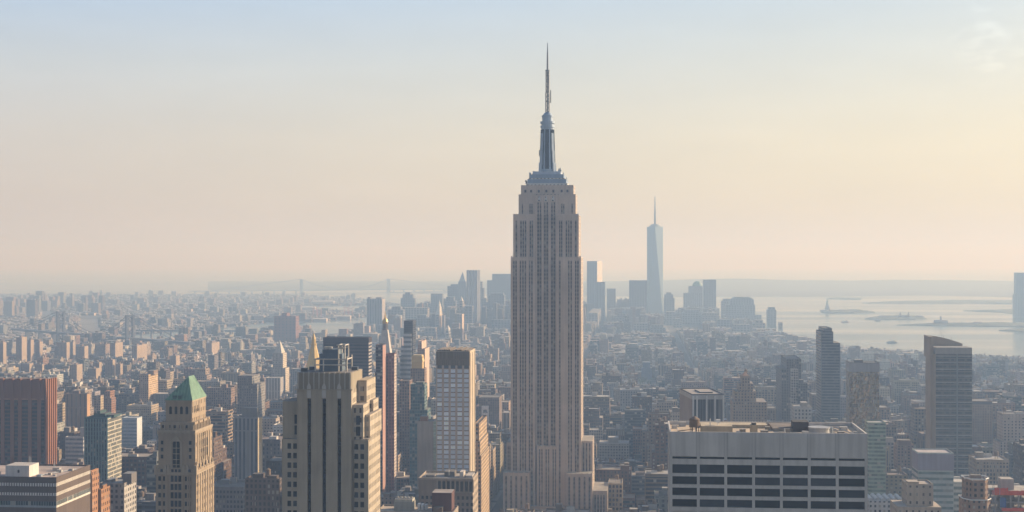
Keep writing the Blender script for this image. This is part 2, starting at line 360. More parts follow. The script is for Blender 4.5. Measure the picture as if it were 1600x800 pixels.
def hills():
    vs, fs = [], []; rng = random.Random(4)
    D0 = 13800; xs = np.linspace(-3000, 9000, 90)
    ph = [rng.uniform(0, 6) for _ in range(6)]
    def h(x, k):
        px = 800 + F * x / D0
        top = np.interp(px, [300, 520, 700, 860, 1000, 1070, 1150, 1230, 1330, 1480, 1600, 2200], [0, 8, 14, 22, 40, 62, 74, 66, 52, 56, 40, 20])
        w_ = sum(math.sin(x / (420 / (i + 1)) + ph[i] + k) * 5 / (i + 1) for i in range(5))
        return max(1.0, top + w_ * min(1, top / 40))
    for k, (D, s_) in enumerate(((12400, 0.0), (13200, 0.6), (13900, 1.0), (15200, 0.85), (17500, 0.0))):
        for x in xs: vs.append((x * D / D0, D, 0.7 if s_ == 0 else h(x, k) * s_))
    m = len(xs)
    for k in range(4):
        for i in range(m - 1): fs.append((k * m + i, k * m + i + 1, (k + 1) * m + i + 1, (k + 1) * m + i))
    me = bpy.data.meshes.new('hills'); me.from_pydata(vs, [], fs); me.materials.append(SHORE); me.update()
    o = bpy.data.objects.new('hills', me); C.objects.link(o); tag(o, kind='structure')
hills()

# ------------------------------------------------------------------ styles
LIME = St((0.46, 0.40, 0.33), (3.0, 3.6, 0.42, 0.62), roof=(0.25, 0.23, 0.2))
TAN = St((0.42, 0.33, 0.22), (3.2, 3.6, 0.42, 0.55), roof=(0.22, 0.2, 0.18))
BRICK = St((0.27, 0.15, 0.10), (3.2, 3.3, 0.4, 0.5), roof=(0.2, 0.18, 0.17))
BROWN = St((0.20, 0.14, 0.11), (3.2, 3.4, 0.45, 0.55), roof=(0.16, 0.15, 0.14))
GREYST = St((0.34, 0.33, 0.32), (3.4, 3.7, 0.5, 0.55), roof=(0.25, 0.25, 0.25))
WHITEST = St((0.60, 0.57, 0.52), (3.4, 3.6, 0.45, 0.5), roof=(0.4, 0.38, 0.36))
DARKGL = St((0.10, 0.10, 0.11), (40, 3.8, 0.97, 0.68), (0.025, 0.03, 0.04), 0.6, (0.12, 0.12, 0.12))
BLUEGL = St((0.22, 0.25, 0.28), (3.0, 3.8, 0.8, 0.72), (0.08, 0.12, 0.17), 0.6, (0.2, 0.2, 0.2))
PLAINST = lambda c: St(c)
DK = PLAINST((0.1, 0.1, 0.1))

# ------------------------------------------------------------------ hero: the tall setback skyscraper with the mast
def great_tower():
    s = Site('skyscraper', "tall grey limestone skyscraper with setbacks and a needle antenna, rising above everything", 'skyscraper', 798, 908, 1290, dep=48, ref=None)
    X, Z, f, b = s.X, s.Z, s.f, s.b
    stone = PLAINST((0.57, 0.465, 0.385)).but(roof=(0.3, 0.28, 0.25))
    side = St((0.54, 0.44, 0.36), (3.4, 3.7, 0.42, 0.86), (0.08, 0.07, 0.07), 0.8, (0.3, 0.28, 0.25))
    z402, z336, z303, z289, z698, z736, z694, z765 = (Z(k) for k in (402, 336, 303, 288.5, 697, 737, 693, 765))
    m = MB()
    def blk(pa, pb, y0, y1, z0, z1, st=side):
        # front stays plain stone (its strips are built), the other faces carry the strip pattern
        x0, x1 = X(pa), X(pb)
        n = len(m.f); m.box(x0, x1, y0, y1, z0, z1, st)
        for k in range(n * 4, n * 4 + 4): m.win[k] = (3, 3.5, 0, 0)
    blk(798, 836.5, f, b, 0, z402); blk(869.5, 908, f, b, 0, z402); blk(836.5, 869.5, f + 4, b - 4, 0, Z(400))
    blk(801.5, 836.5, f + 2, b - 2, z402, z336); blk(870.5, 904.2, f + 2, b - 2, z402, z336)
    blk(836.5, 870.5, f + 4, b - 4, Z(400), z336)
    blk(809.5, 834.6, f + 6, b - 6, z336, z303); blk(872.4, 899, f + 6, b - 6, z336, z303); blk(834.6, 872.4, f + 3.4, b - 3.4, z336, Z(304))
    blk(813, 895.5, f + 7.5, b - 7.5, z303, z289)
    blk(839.5, 872.7, f - .6, f + 4, 0, z698)                      # the bay filled in at the lower storeys
    blk(787.5, 829, f - 9, b + 4, 0, z736); blk(885.5, 926, f - 9, b + 4, 0, z736)
    blk(829, 885.5, f - 4, f + 2, 0, Z(790))
    blk(790.5, 798, f + 5, b, 0, z694); blk(908, 925.5, f + 7, b + 2, 0, Z(690)); blk(926, 949, f - 2, b + 2, 0, z765)
    # raised stone piers between the strips
    def pier(px, wpx, z0, z1, y, d=0.7):
        w_ = wpx / (s.x1 - s.x0) * s.w; m.box(X(px) - w_ / 2, X(px) + w_ / 2, y - d, y - .003, z0, z1, stone)
    for px in (799.6, 810.2, 824.2, 835, 871, 881.8, 895.8, 906.4): pier(px, 2.6, z736 if px < 829 or px > 885 else 0, z402 + 1.0, f)
    for px in (803, 810.6, 824.3, 834.8, 872.2, 881.2, 895.2, 902.8): pier(px, 2.4, z402, z336 + 1.0, f + 2)
    for px in (837.6, 847.2, 858.6, 869.6): pier(px, 2.2, z698, Z(306), f + 4 if px in (847.2, 858.6) else f + 4, 1.3)
    for px in (840.6, 850.0, 861.6, 871.6): pier(px, 2.2, 0, z698 + .8, f - .6)
    for px in (788.6, 796, 804, 811.8, 820, 828): pier(px, 1.8, 0, z736 + .7, f - 9)
    for px in (886.6, 894, 902, 910, 918, 925): pier(px, 1.8, 0, z736 + .7, f - 9)
    # crown details: little winged ornaments above the middle bay, blind slots
    for px in (842.2, 852.8, 863.8):
        m.prism([(X(px) - 1.6, f + 2.4), (X(px) + 1.6, f + 2.4), (X(px) + 1.6, f + 3.4), (X(px) - 1.6, f + 3.4)], Z(314), Z(306), WHITEST,
                top=[(X(px) - .5, f + 2.8), (X(px) + .5, f + 2.8), (X(px) + .5, f + 3.4), (X(px) - .5, f + 3.4)], rmat=0)
    s.part(m, 'wall')
    # window strips: dark glass and metal spandrels, floor by floor
    strip = St((0.20, 0.165, 0.145), (50, 3.66, 1.0, 0.55), (0.05, 0.042, 0.04), 0.8)
    def strips(pxs, wpx, z0, z1, y):
        w_ = wpx / (s.x1 - s.x0) * s.w
        for px in pxs:
            k = MB(); k.box(X(px) - w_ / 2, X(px) + w_ / 2, y - .12, y + .05, z0, z1, strip, rmat=0); s.part(k, 'window_strip')
    lw = [803.0, 806.4, 813.4, 817.2, 821.0, 827.6, 831.2]
    strips([p for p in lw if p < 829], 2.2, z736 + .5, z402 - 3, f); strips([831.2], 2.2, 0, z402 - 3, f)
    strips([1706 - p for p in lw if 1706 - p > 886], 2.2, z736 + .5, z402 - 3, f); strips([1706 - 831.2], 2.2, 0, z402 - 3, f)
    uw = [806.6, 813.9, 817.4, 820.9, 828.6, 831.6]
    strips(uw + [1706 - p for p in uw], 2.2, z402 + .3, z336 - 5, f + 2)
    ce = [840.6, 844.2, 851.0, 854.8, 862.2, 866.0]
    strips(ce, 2.9, z698 + .3, z336, f + 4); strips([p for p in ce], 2.2, z336 + .1, Z(316), f + 3.4)
    strips([843.4, 847, 853.6, 857.4, 864.6, 868.2], 1.8, 30, z698 - 3, f - .6)
    strips([792.3, 800, 807.9, 816, 824], 2.6, 0, z736 - 3, f - 9); strips([890.4, 898, 906, 914, 921.6], 2.6, 0, z736 - 3, f - 9)
    strips([793.2, 796], 1.6, z736, z694 - 3, f + 5); strips([911.5, 916, 921], 1.8, z736, Z(693), f + 7)
    strips([930, 934.5, 939, 943.5], 2.2, 0, z765 - 4, f - 2)
    strips([815.5, 827.5, 830.5, 877.5, 880.5, 893.5], 1.8, z336 + 1, Z(318), f + 6)
    cap = MB()                                                       # small square openings of the crown
    for px in (820, 829, 841, 853, 864, 877, 886): cap.box(X(px) - .9, X(px) + .9, f + 7.3, f + 7.6, Z(300), Z(296), PLAINST((.06, .06, .07)), rmat=0)
    s.part(cap, 'crown_opening')
    # observation deck, stepped metal base of the mast
    steel = PLAINST((0.24, 0.31, 0.40)); cy = 0.0
    mast = MB()
    def ring(pa, pb, ya, yb, st=steel, dpt=None):
        x0, x1 = X(pa), X(pb); h = (x1 - x0) / 2 if dpt is None else dpt
        mast.box(x0, x1, -min(h, -f - 8.2), min(h, -f - 8.2), Z(ya), Z(yb), st, rmat=0)
    ring(821, 886, 288.5, 285.5, WHITEST); ring(823, 884, 285.5, 279, steel); ring(824.6, 882, 279, 277.5, WHITEST); ring(827, 880, 277.5, 271.5); ring(831, 875, 271.5, 266.5, steel.but(wall=(.42, .47, .54)))
    s.part(mast, 'mast_base')
    sh = MB(); cx = X(853)
    r = lambda px: px / (s.x1 - s.x0) * s.w
    sh.cyl(cx, cy, r(12.6), r(11.2), Z(266.5), Z(231), steel, 16, roof=False); sh.cyl(cx, cy, r(11.2), r(10.2), Z(231), Z(195), steel, 16)
    for ya, yb, ra in ((196, 192.5, 11.4), (189.5, 186, 11.6), (192.5, 189.5, 9.8), (186, 179, 8.6), (179, 176.5, 9.4)): sh.cyl(cx, cy, r(ra), r(ra), Z(ya), Z(yb), steel, 20)
    sh.cyl(cx, cy, r(8.2), r(5.6), Z(176.5), Z(173), steel, 16); sh.cyl(cx, cy, r(5.6), r(2), Z(173), Z(170), steel, 16)
    for k in range(4):                                               # buttress wings of the mast
        a = k * math.pi / 2 + math.pi / 4; dx, dy = math.cos(a), math.sin(a); px_, py_ = -dy, dx
        for h0, h1, e0, e1 in ((266.5, 252, 16.8, 16.4), (252, 233, 14.6, 14.3), (233, 205, 12.9, 12.2)):
            q = lambda e, t: (cx + dx * r(e) + px_ * t, cy + dy * r(e) + py_ * t)
            sh.prism([q(6, -1.3), q(e0, -1.3), q(e0, 1.3), q(6, 1.3)], Z(h0), Z(h1), steel, top=[q(6, -1.3), q(e1, -1.3), q(e1, 1.3), q(6, 1.3)], rmat=0)
    s.part(sh, 'mast', [plain("mast_metal", (0.33, 0.40, 0.48), 0.42, 0.4, 0.25, 0.15)])
    for k in range(8):
        a = k * math.pi / 4; g = MB(); rr = r(11.7)
        q = lambda e, t: (cx + math.cos(a) * e - math.sin(a) * t, cy + math.sin(a) * e + math.cos(a) * t)
        r0, r1 = r(12.5) + .15, r(10.4) + .2
        g.prism([q(r0 - 1.2, -1.9), q(r0, -1.9), q(r0, 1.9), q(r0 - 1.2, 1.9)], Z(262), Z(199), DK, top=[q(r1 - 1.0, -1.7), q(r1, -1.7), q(r1, 1.7), q(r1 - 1.0, 1.7)], rmat=0)
        s.part(g, 'mast_window', [GLASS])
    an = MB()                                                        # lattice antenna
    for z0, z1, e in ((171, 140, 2.6), (140, 105, 2.2)):
        for sx, sy in ((-1, -1), (1, -1), (1, 1), (-1, 1)): an.bar((cx + r(e) * sx, cy + r(e) * sy, Z(z0)), (cx + r(e) * sx, cy + r(e) * sy, Z(z1)), .55, DK)
        zs = np.linspace(Z(z0), Z(z1), 10)
        for i in range(9):
            t = 1 if i % 2 else -1
            an.bar((cx - r(e) * t, cy - r(e), zs[i]), (cx + r(e) * t, cy - r(e), zs[i + 1]), .22, DK); an.bar((cx + r(e), cy - r(e) * t, zs[i]), (cx + r(e), cy + r(e) * t, zs[i + 1]), .22, DK)
            an.bar((cx - r(e), cy - r(e) * t, zs[i]), (cx - r(e), cy + r(e) * t, zs[i + 1]), .22, DK)
    an.cyl(cx, cy, r(1.2), r(1.0), Z(171), Z(105), DK, 8)
    an.cyl(cx, cy, r(1.7), r(1.2), Z(105), Z(76), DK, 8); an.cyl(cx, cy, r(1.05), r(.45), Z(76), Z(60.5), DK, 6)
    s.part(an, 'antenna', [plain("antenna_steel", (0.22, 0.22, 0.22), 0.5, 0.4)])
    for py, e in ((105, 3.8), (109, 2.9), (113.5, 2.8), (119, 2.5), (123, 2.7), (131, 2.3), (139, 2.6), (146, 2.4), (154, 2.6)):
        g = MB(); g.cyl(cx, cy, r(e), r(e), Z(py), Z(py - .9), DK, 10, bottom=True); s.part(g, 'antenna_ring', [DARKMETAL])
    g = MB(); g.bar((cx + r(2), cy, Z(155)), (cx + r(5), cy, Z(155)), .35, DK); g.bar((cx + r(5), cy, Z(156)), (cx + r(5), cy, Z(136)), .5, DK); s.part(g, 'side_antenna', [DARKMETAL])
    g = MB(); g.bar((cx - r(13), cy, Z(240)), (cx - r(13), cy, Z(231)), .4, DK); g.bar((cx - r(13), cy, Z(241)), (cx - r(11), cy, Z(241)), .4, DK); s.part(g, 'side_antenna', [DARKMETAL])
    rng = random.Random(3)
    for k in range(26):                                              # aerials and dishes crowding the setbacks
        lev = k % 3; px = rng.choice([-1, 1]) * rng.uniform((27, 22, 18)[lev], (33, 28, 23)[lev]) + 853
        z0 = Z((286, 279, 271.5)[lev]); h = rng.uniform(2.5, 7.0) ; y_ = rng.uniform(-12, 8)
        g = MB(); g.bar((X(px), y_, z0), (X(px), y_, z0 + h), .5, DK)
        if k % 2: g.cyl(X(px), y_, .9, .9, z0 + h * .5, z0 + h * .8, DK, 6)
        s.part(g, 'aerial', [STEEL])
    g = MB()
    for xa, xb in ((X(801.5), X(836)), (X(871), X(904))): g.box(xa, xb, f + 2.1, f + 2.4, z336, z336 + 1.1, stone, rmat=0)
    s.part(g, 'railing')
    CAPS.append((785, 830, 1290, 800)); CAPS.append((830, 950, 1290, 800))
    LAND.append(("skyscraper with the antenna", 855, 560, 1290))
    return s
great_tower()

# ------------------------------------------------------------------ hero: stone tower with three dark slots, cooling tower on top
def slotted_tower():
    s = Site('office_tower', "pale stone tower with three long black slots and a cooling unit on its fluted crown", 'tower', 464, 549, 640, dep=26, ref="stone tower with black slots", top=560)
    X, Z, f, b = s.X, s.Z, s.f, s.b
    st = PLAINST((0.385, 0.32, 0.235)).but(roof=(0.22, 0.2, 0.18)); sd = St((0.45, 0.38, 0.29), (2.9, 4.4, 0.4, 0.5), (0.12, 0.10, 0.08), 0.7, (0.25, 0.22, 0.2))  # sd is the stone in a paler tone, sunlight put into colour
    m = MB()
    # front shaft as piers between the slots, so the slots are real recesses
    edges = [464, 480.2, 486, 503.6, 509.4, 527.2, 533, 549]
    for i in range(0, 8, 2): m.box(X(edges[i]), X(edges[i + 1]), f, f + 3, 0, Z(609), st)
    for i in range(1, 7, 2): m.box(X(edges[i]), X(edges[i + 1]), f, f + 3, Z(623), Z(609), st)
    m.box(X(464), X(549), f + 3, b, 0, Z(609), sd)
    m.box(X(464.5), X(548.5), f + .4, b, Z(609), Z(583), st.but(wall=(.30, .255, .19)))
    m.box(X(461), X(551), f - .5, f, Z(609.6), Z(608), st, bottom=True)
    for k in range(11):                                              # fluting of the crown
        x = X(466.2 + k * 8.05); m.box(x - .28, x + .28, f - .05, f + .4, Z(608), Z(581.5), st.but(wall=(.44, .40, .34)))
    for px in (483, 506.5, 530):                                     # palmette ornaments over the slots
        x = X(px); m.prism([(x - 1.0, f - .35), (x + 1.0, f - .35), (x + 1.0, f), (x - 1.0, f)], Z(622), Z(604), st.but(wall=(.50, .46, .41)), top=[(x - .9, f - .35), (x + .9, f - .35), (x + .9, f), (x - .9, f)], rmat=0)
        m.prism([(x - .9, f - .35), (x + .9, f - .35), (x + .9, f), (x - .9, f)], Z(604), Z(599), st.but(wall=(.50, .46, .41)), top=[(x - .2, f - .3), (x + .2, f - .3), (x + .2, f), (x - .2, f)], rmat=0)
    # wings, stepping down
    m.box(X(438), X(464), f + 4, b - 3, 0, Z(629), st); m.box(X(441), X(464), f + 1.0, f + 4, 0, Z(687), st); m.box(X(438.5), X(441), f + 2, f + 4, 0, Z(688), st)
    m.box(X(549), X(566), f + 2.2, f + 14, 0, Z(633), sd); m.box(X(553), X(575), f + .8, f + 2.2, 0, Z(687), st)
    m.box(X(566), X(575), f + 2.2, b + 4, 0, Z(686), sd); m.box(X(549), X(563.5), f + 14, b + 10, 0, Z(600), sd)
    m.box(X(566), X(574), f + 6, b + 9, Z(686), Z(650), sd); m.box(X(549), X(569), b - 4, b + 9, 0, Z(632), sd)
    for px, d in ((553, .3), (574.4, .3)): pass
    s.part(m, 'wall')
    for i in range(1, 7, 2):
        g = MB(); g.box(X(edges[i]), X(edges[i + 1]), f + 1.6, f + 2.9, 0, Z(623), St((.014, .014, .017), (12, 4.4, .98, .7), (.006, .007, .010), .0), rmat=0)
        s.part(g, 'window_slot')
    fr = plain("window_frame_stone", (0.4, 0.36, 0.3))
    zs = [Z(698 + 15.0 * k) for k in range(8)]
    s.windows([X(451.2), X(460.2)], zs, 1.7, 2.5, y=f + 1.0, frame=fr); s.windows([X(556.2), X(565.4)], zs, 1.7, 2.5, y=f + .8, frame=fr)
    s.windows([X(459.8)], [Z(657), Z(674)], 1.8, 4.2, y=f + 4, frame=fr); s.windows([X(558)], [Z(657), Z(674)], 1.8, 4.2, y=f + 2.2, frame=fr)
    r = MB(); r.box(X(466), X(547), f + 1, b - 1, Z(583) + .0, Z(583) + .15, st.but(roof=(.2, .18, .17))); s.part(r, 'roof')
    # cooling unit in its white steel frame
    c = MB(); c.box(X(492), X(528), -4, 4, Z(583), Z(555), PLAINST((.13, .15, .17)), rmat=0); c.box(X(497), X(523), -3.6, 3.6, Z(555), Z(548), PLAINST((.12, .16, .2)), rmat=0)
    s.part(c, 'cooling_unit', [plain("unit_panel", (.13, .17, .21), .5, .2)])
    fm = MB(); Wt = PLAINST((.5, .47, .42))
    for y in (-6, 5):
        for px in (487, 500, 524, 537): fm.bar((X(px), y, Z(582)), (X(px), y, Z(563 if px < 530 else 558)), .32, Wt)
        for py in (563, 572): fm.bar((X(485), y, Z(py)), (X(538), y, Z(py)), .3, Wt)
    for px in (487, 500, 524, 537): fm.bar((X(px), -6, Z(563)), (X(px), 5, Z(563)), .3, Wt)
    for px in (523, 533):
        for y in (-5, 3): fm.bar((X(px), y, Z(563)), (X(px), y, Z(541)), .32, Wt)
    for y in (-5, 3): fm.bar((X(520), y, Z(541)), (X(534), y, Z(541)), .3, Wt); fm.bar((X(520), y, Z(546)), (X(534), y, Z(546)), .3, Wt)
    for px in (523, 533): fm.bar((X(px), -5, Z(541)), (X(px), 3, Z(541)), .3, Wt)
    s.part(fm, 'steel_frame', [plain("cream_steel", (.55, .5, .43), .6)])
    for px in (502, 508):
        g = MB(); g.cyl(X(px), -2, 1.1, 1.1, Z(548), Z(544), Wt, 12); s.part(g, 'fan', [plain("cream_steel", (.5, .47, .42))])
    for px, y in ((470, -6), (476, 3), (543, 4)):
        g = MB(); g.box(X(px) - 1.4, X(px) + 1.4, y - 1.2, y + 1.2, Z(583), Z(577), PLAINST((.15, .14, .13)), rmat=0); s.part(g, 'roof_vent', [DARKMETAL])
    g = MB(); g.box(X(549), X(563.5), f + 14.1, b + 9.9, Z(600), Z(598), st, rmat=0); s.part(g, 'parapet')
    CAPS.append((436, 592, 640, 800))
slotted_tower()

# ------------------------------------------------------------------ hero: ornate tower with the green copper roof
def copper_tower():
    s = Site('office_tower', "ornate tan masonry tower under a steep green copper hipped roof", 'tower', 243.5, 306.5, 750, x2=334.5, ref="copper-roofed tower", top=620)
    X, Z, f, b = s.X, s.Z, s.f, s.b
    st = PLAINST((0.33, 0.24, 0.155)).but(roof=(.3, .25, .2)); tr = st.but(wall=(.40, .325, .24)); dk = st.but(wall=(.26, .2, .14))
    w, d = s.w / 2, s.d / 2
    sd = St((0.37, 0.285, 0.20), (3.1, 4.3, 0.36, 0.5), (.13, .10, .07), .8, (.3, .25, .2))
    m = MB()
    def tier(pa, pb, back, z0, z1, st_=sd, fr=0.0):
        n = len(m.f); m.box(X(pa), X(pb), f + fr, back, z0, z1, st_)
        for k in range(n * 4, n * 4 + 4): m.win[k] = (3, 3.5, 0, 0)
    tier(243.5, 306.5, b, 0, Z(733)); tier(246.5, 304.5, b - 1.2, Z(733), Z(674), sd, .8)
    tier(245, 305, b - .6, Z(676.5), Z(672.5), tr, .1)                # cornice
    tier(249, 301.5, b - 2.0, Z(672.5), Z(660), sd, 1.4); tier(256, 297, b - 4.5, Z(660), Z(627), sd, 3.2); tier(255, 297.8, b - 4.2, Z(628.5), Z(626.4), tr, 2.9)
    for i in range(9):                                                # corbels and balustrade posts
        x = X(247 + i * 7); m.box(x - .5, x + .5, f - .35, f + .1, Z(678), Z(676.5), tr, rmat=0, bottom=True)
        x = X(250 + i * 6.3); m.box(x - .35, x + .35, f + .9, f + 1.4, Z(672.4), Z(664.5), tr, rmat=0)
    for i in range(11):
        y = f + 2 + i * (s.d - 5) / 10; m.box(X(301.5), X(301.5) + .5, y - .35, y + .35, Z(672.4), Z(664 if i % 3 else 660), tr, rmat=0)
    for px in (243.2, 258, 263, 287, 292, 305.6): m.box(X(px) - .7, X(px) + .7, f - .5, f + .8, Z(742), Z(727), tr, rmat=0, bottom=True)
    m.box(X(243), X(307), f - .35, f, Z(741), Z(739), tr, rmat=0, bottom=True); m.box(X(306.5), X(307.6), f, b, Z(741), Z(739), tr, rmat=0, bottom=True)
    for i in range(6):                                                # finials on the side shoulder
        y = f + 2 + i * (s.d - 4) / 5; m.box(X(305.4), X(306.4), y - .6, y + .6, Z(733), Z(722 + (i % 2) * 4), tr, rmat=0)
    for px in (253.5, 262.5, 287.5, 296.5):                           # pilasters of the lower shaft
        m.box(X(px) - .5, X(px) + .5, f - .3, f, 0, Z(742), st, rmat=0)
    for i in range(7):                                                # side pilasters, the sun on them painted in by paler trim
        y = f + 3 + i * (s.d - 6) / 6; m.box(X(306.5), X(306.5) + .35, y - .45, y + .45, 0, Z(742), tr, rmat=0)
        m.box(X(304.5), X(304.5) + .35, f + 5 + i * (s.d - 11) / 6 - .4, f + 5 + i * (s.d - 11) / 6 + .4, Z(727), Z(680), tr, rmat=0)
    # gabled surround of the great arched window
    x0, x1 = X(266.5), X(283); m.box(x0 - .3, x0 + .5, f + .2, f + .8, Z(733), Z(690), tr, rmat=0); m.box(x1 - .5, x1 + .3, f + .2, f + .8, Z(733), Z(690), tr, rmat=0)
    m.prism([(x0, f + .2), (x1, f + .2), (x1, f + .8), (x0, f + .8)], Z(690), Z(681.5), tr, top=[((x0 + x1) / 2 - .4, f + .3), ((x0 + x1) / 2 + .4, f + .3), ((x0 + x1) / 2 + .4, f + .8), ((x0 + x1) / 2 - .4, f + .8)], rmat=0)
    s.part(m, 'wall')
    # hipped roof, ridge runs front to back
    g = MB(); xa, xb, ya, yb = X(254.5), X(298.2), f + 2.6, b - 4.0; xm = X(285); zr0, zr1 = Z(626.4), Z(590.5)
    A, B, Cc, D = (xa, ya), (xb, ya), (xb, yb), (xa, yb); ym0, ym1 = ya + 7.5, yb - 8.5
    for fc in ([(*A, zr0), (*B, zr0), (xm, ym0, zr1)], [(*B, zr0), (*Cc, zr0), (xm, ym1, zr1), (xm, ym0, zr1)], [(*Cc, zr0), (*D, zr0), (xm, ym1, zr1)], [(*D, zr0), (*A, zr0), (xm, ym0, zr1), (xm, ym1, zr1)]):
        g.face(fc, [(0, 0)] * len(fc), (1, 1, 1))
    ro = s.part(g, 'roof', [COPPER])
    ri = MB()
    for k in range(1, 12):
        t = k / 12; ri.bar((xb, ya + (yb - ya) * t, zr0 + .05), (xm, min(max(ya + (yb - ya) * t, ym0), ym1), zr1 + .05), .12, DK, 4)
    for k in range(1, 9):
        t = k / 9; xk = xa + (xb - xa) * t; e = min(1, (1 - t) * (xb - xa) / (xb - xm), t * (xb - xa) / (xm - xa))
        ri.bar((xk, ya - .04, zr0 + .05), (xk, ya + (ym0 - ya) * e - .04, zr0 + (zr1 - zr0) * e), .1, DK, 4)
    o = ri.build('standing_seam', [plain("copper_seam", (.25, .42, .3), .6)], ro)
    for px in (270, 278): 
        q = MB(); q.box(X(px) - .9, X(px) + .9, f + 3.0, f + 5.5, Z(626), Z(619), PLAINST((.06, .12, .1)), rmat=0); q.build('dormer', [plain("dark_copper", (.06, .11, .09), .5)], ro)
    fr = plain("tan_trim", (0.5, .4, .28))
    # windows, one object each
    def arch(px, py0, py1, wm, y):
        k = MB(); x, z0, z1 = X(px), Z(py1), Z(py0); n = 6
        pts = [(x - wm, z0), (x + wm, z0), (x + wm, z1 - wm)] + [(x + wm * math.cos(t), z1 - wm + wm * math.sin(t)) for t in [math.pi * i / n for i in range(1, n)]] + [(x - wm, z1 - wm)]
        k.face([(a, y - .08, c) for a, c in pts], [(0, 0)] * len(pts), (1, 1, 1))
        for i in range(len(pts)):
            a, c = pts[i], pts[(i + 1) % len(pts)]; k.face([(a[0], y - .08, a[1]), (a[0], y, a[1]), (c[0], y, c[1]), (c[0], y - .08, c[1])], [(0, 0)] * 4, (1, 1, 1))
        return s.part(k, 'arched_window', [GLASS])
    for px in (263.5, 272, 280.5, 289): arch(px, 636, 648, .75, f + 3.2)
    o = arch(274.7, 688, 731, 1.9, f + .8)
    k = MB(); k.box(X(274.7) - .12, X(274.7) + .12, f + .62, f + .7, Z(731), Z(690), tr, rmat=0)
    for py in (700, 709, 718, 726): k.box(X(274.7) - 1.85, X(274.7) + 1.85, f + .62, f + .7, Z(py + .8), Z(py), tr, rmat=0)
    k.build('mullion', [fr], o)
    s.windows([X(252.5), X(296.5)], [Z(692), Z(703), Z(714)], 1.4, 2.0, y=f + .8)
    s.windows([X(p) for p in (254, 263, 272, 281, 290)], [Z(667)], 1.3, 1.6, y=f + 1.4)
    lev = [748 + 13 * i for i in range(5)]
    s.windows([X(p) for p in (249.5, 255.8, 290, 296.4)], [Z(p) for p in lev], 1.45, 2.4)
    s.windows([X(p) for p in (269, 275, 281)], [Z(p) for p in lev], 1.6, 3.3)
    s.windows([X(p) for p in (269.5, 275, 280.5, 252.5, 296)], [Z(735.5)], 1.3, 1.5)
    # side face windows
    ys = [f + s.d * t for t in (.12, .24, .76, .88)]
    s.windows([f + s.d * t for t in (.30, .42, .54, .66)], [Z(697), Z(712)], 1.2, 4.4, y=X(304.5), side=True, proud=.05)
    s.windows([f + 4.5 + i * 2.6 for i in range(5)], [Z(641)], 1.0, 3.4, y=X(297), side=True, proud=.05)
    CAPS.append((240, 337, 750, 800))
copper_tower()

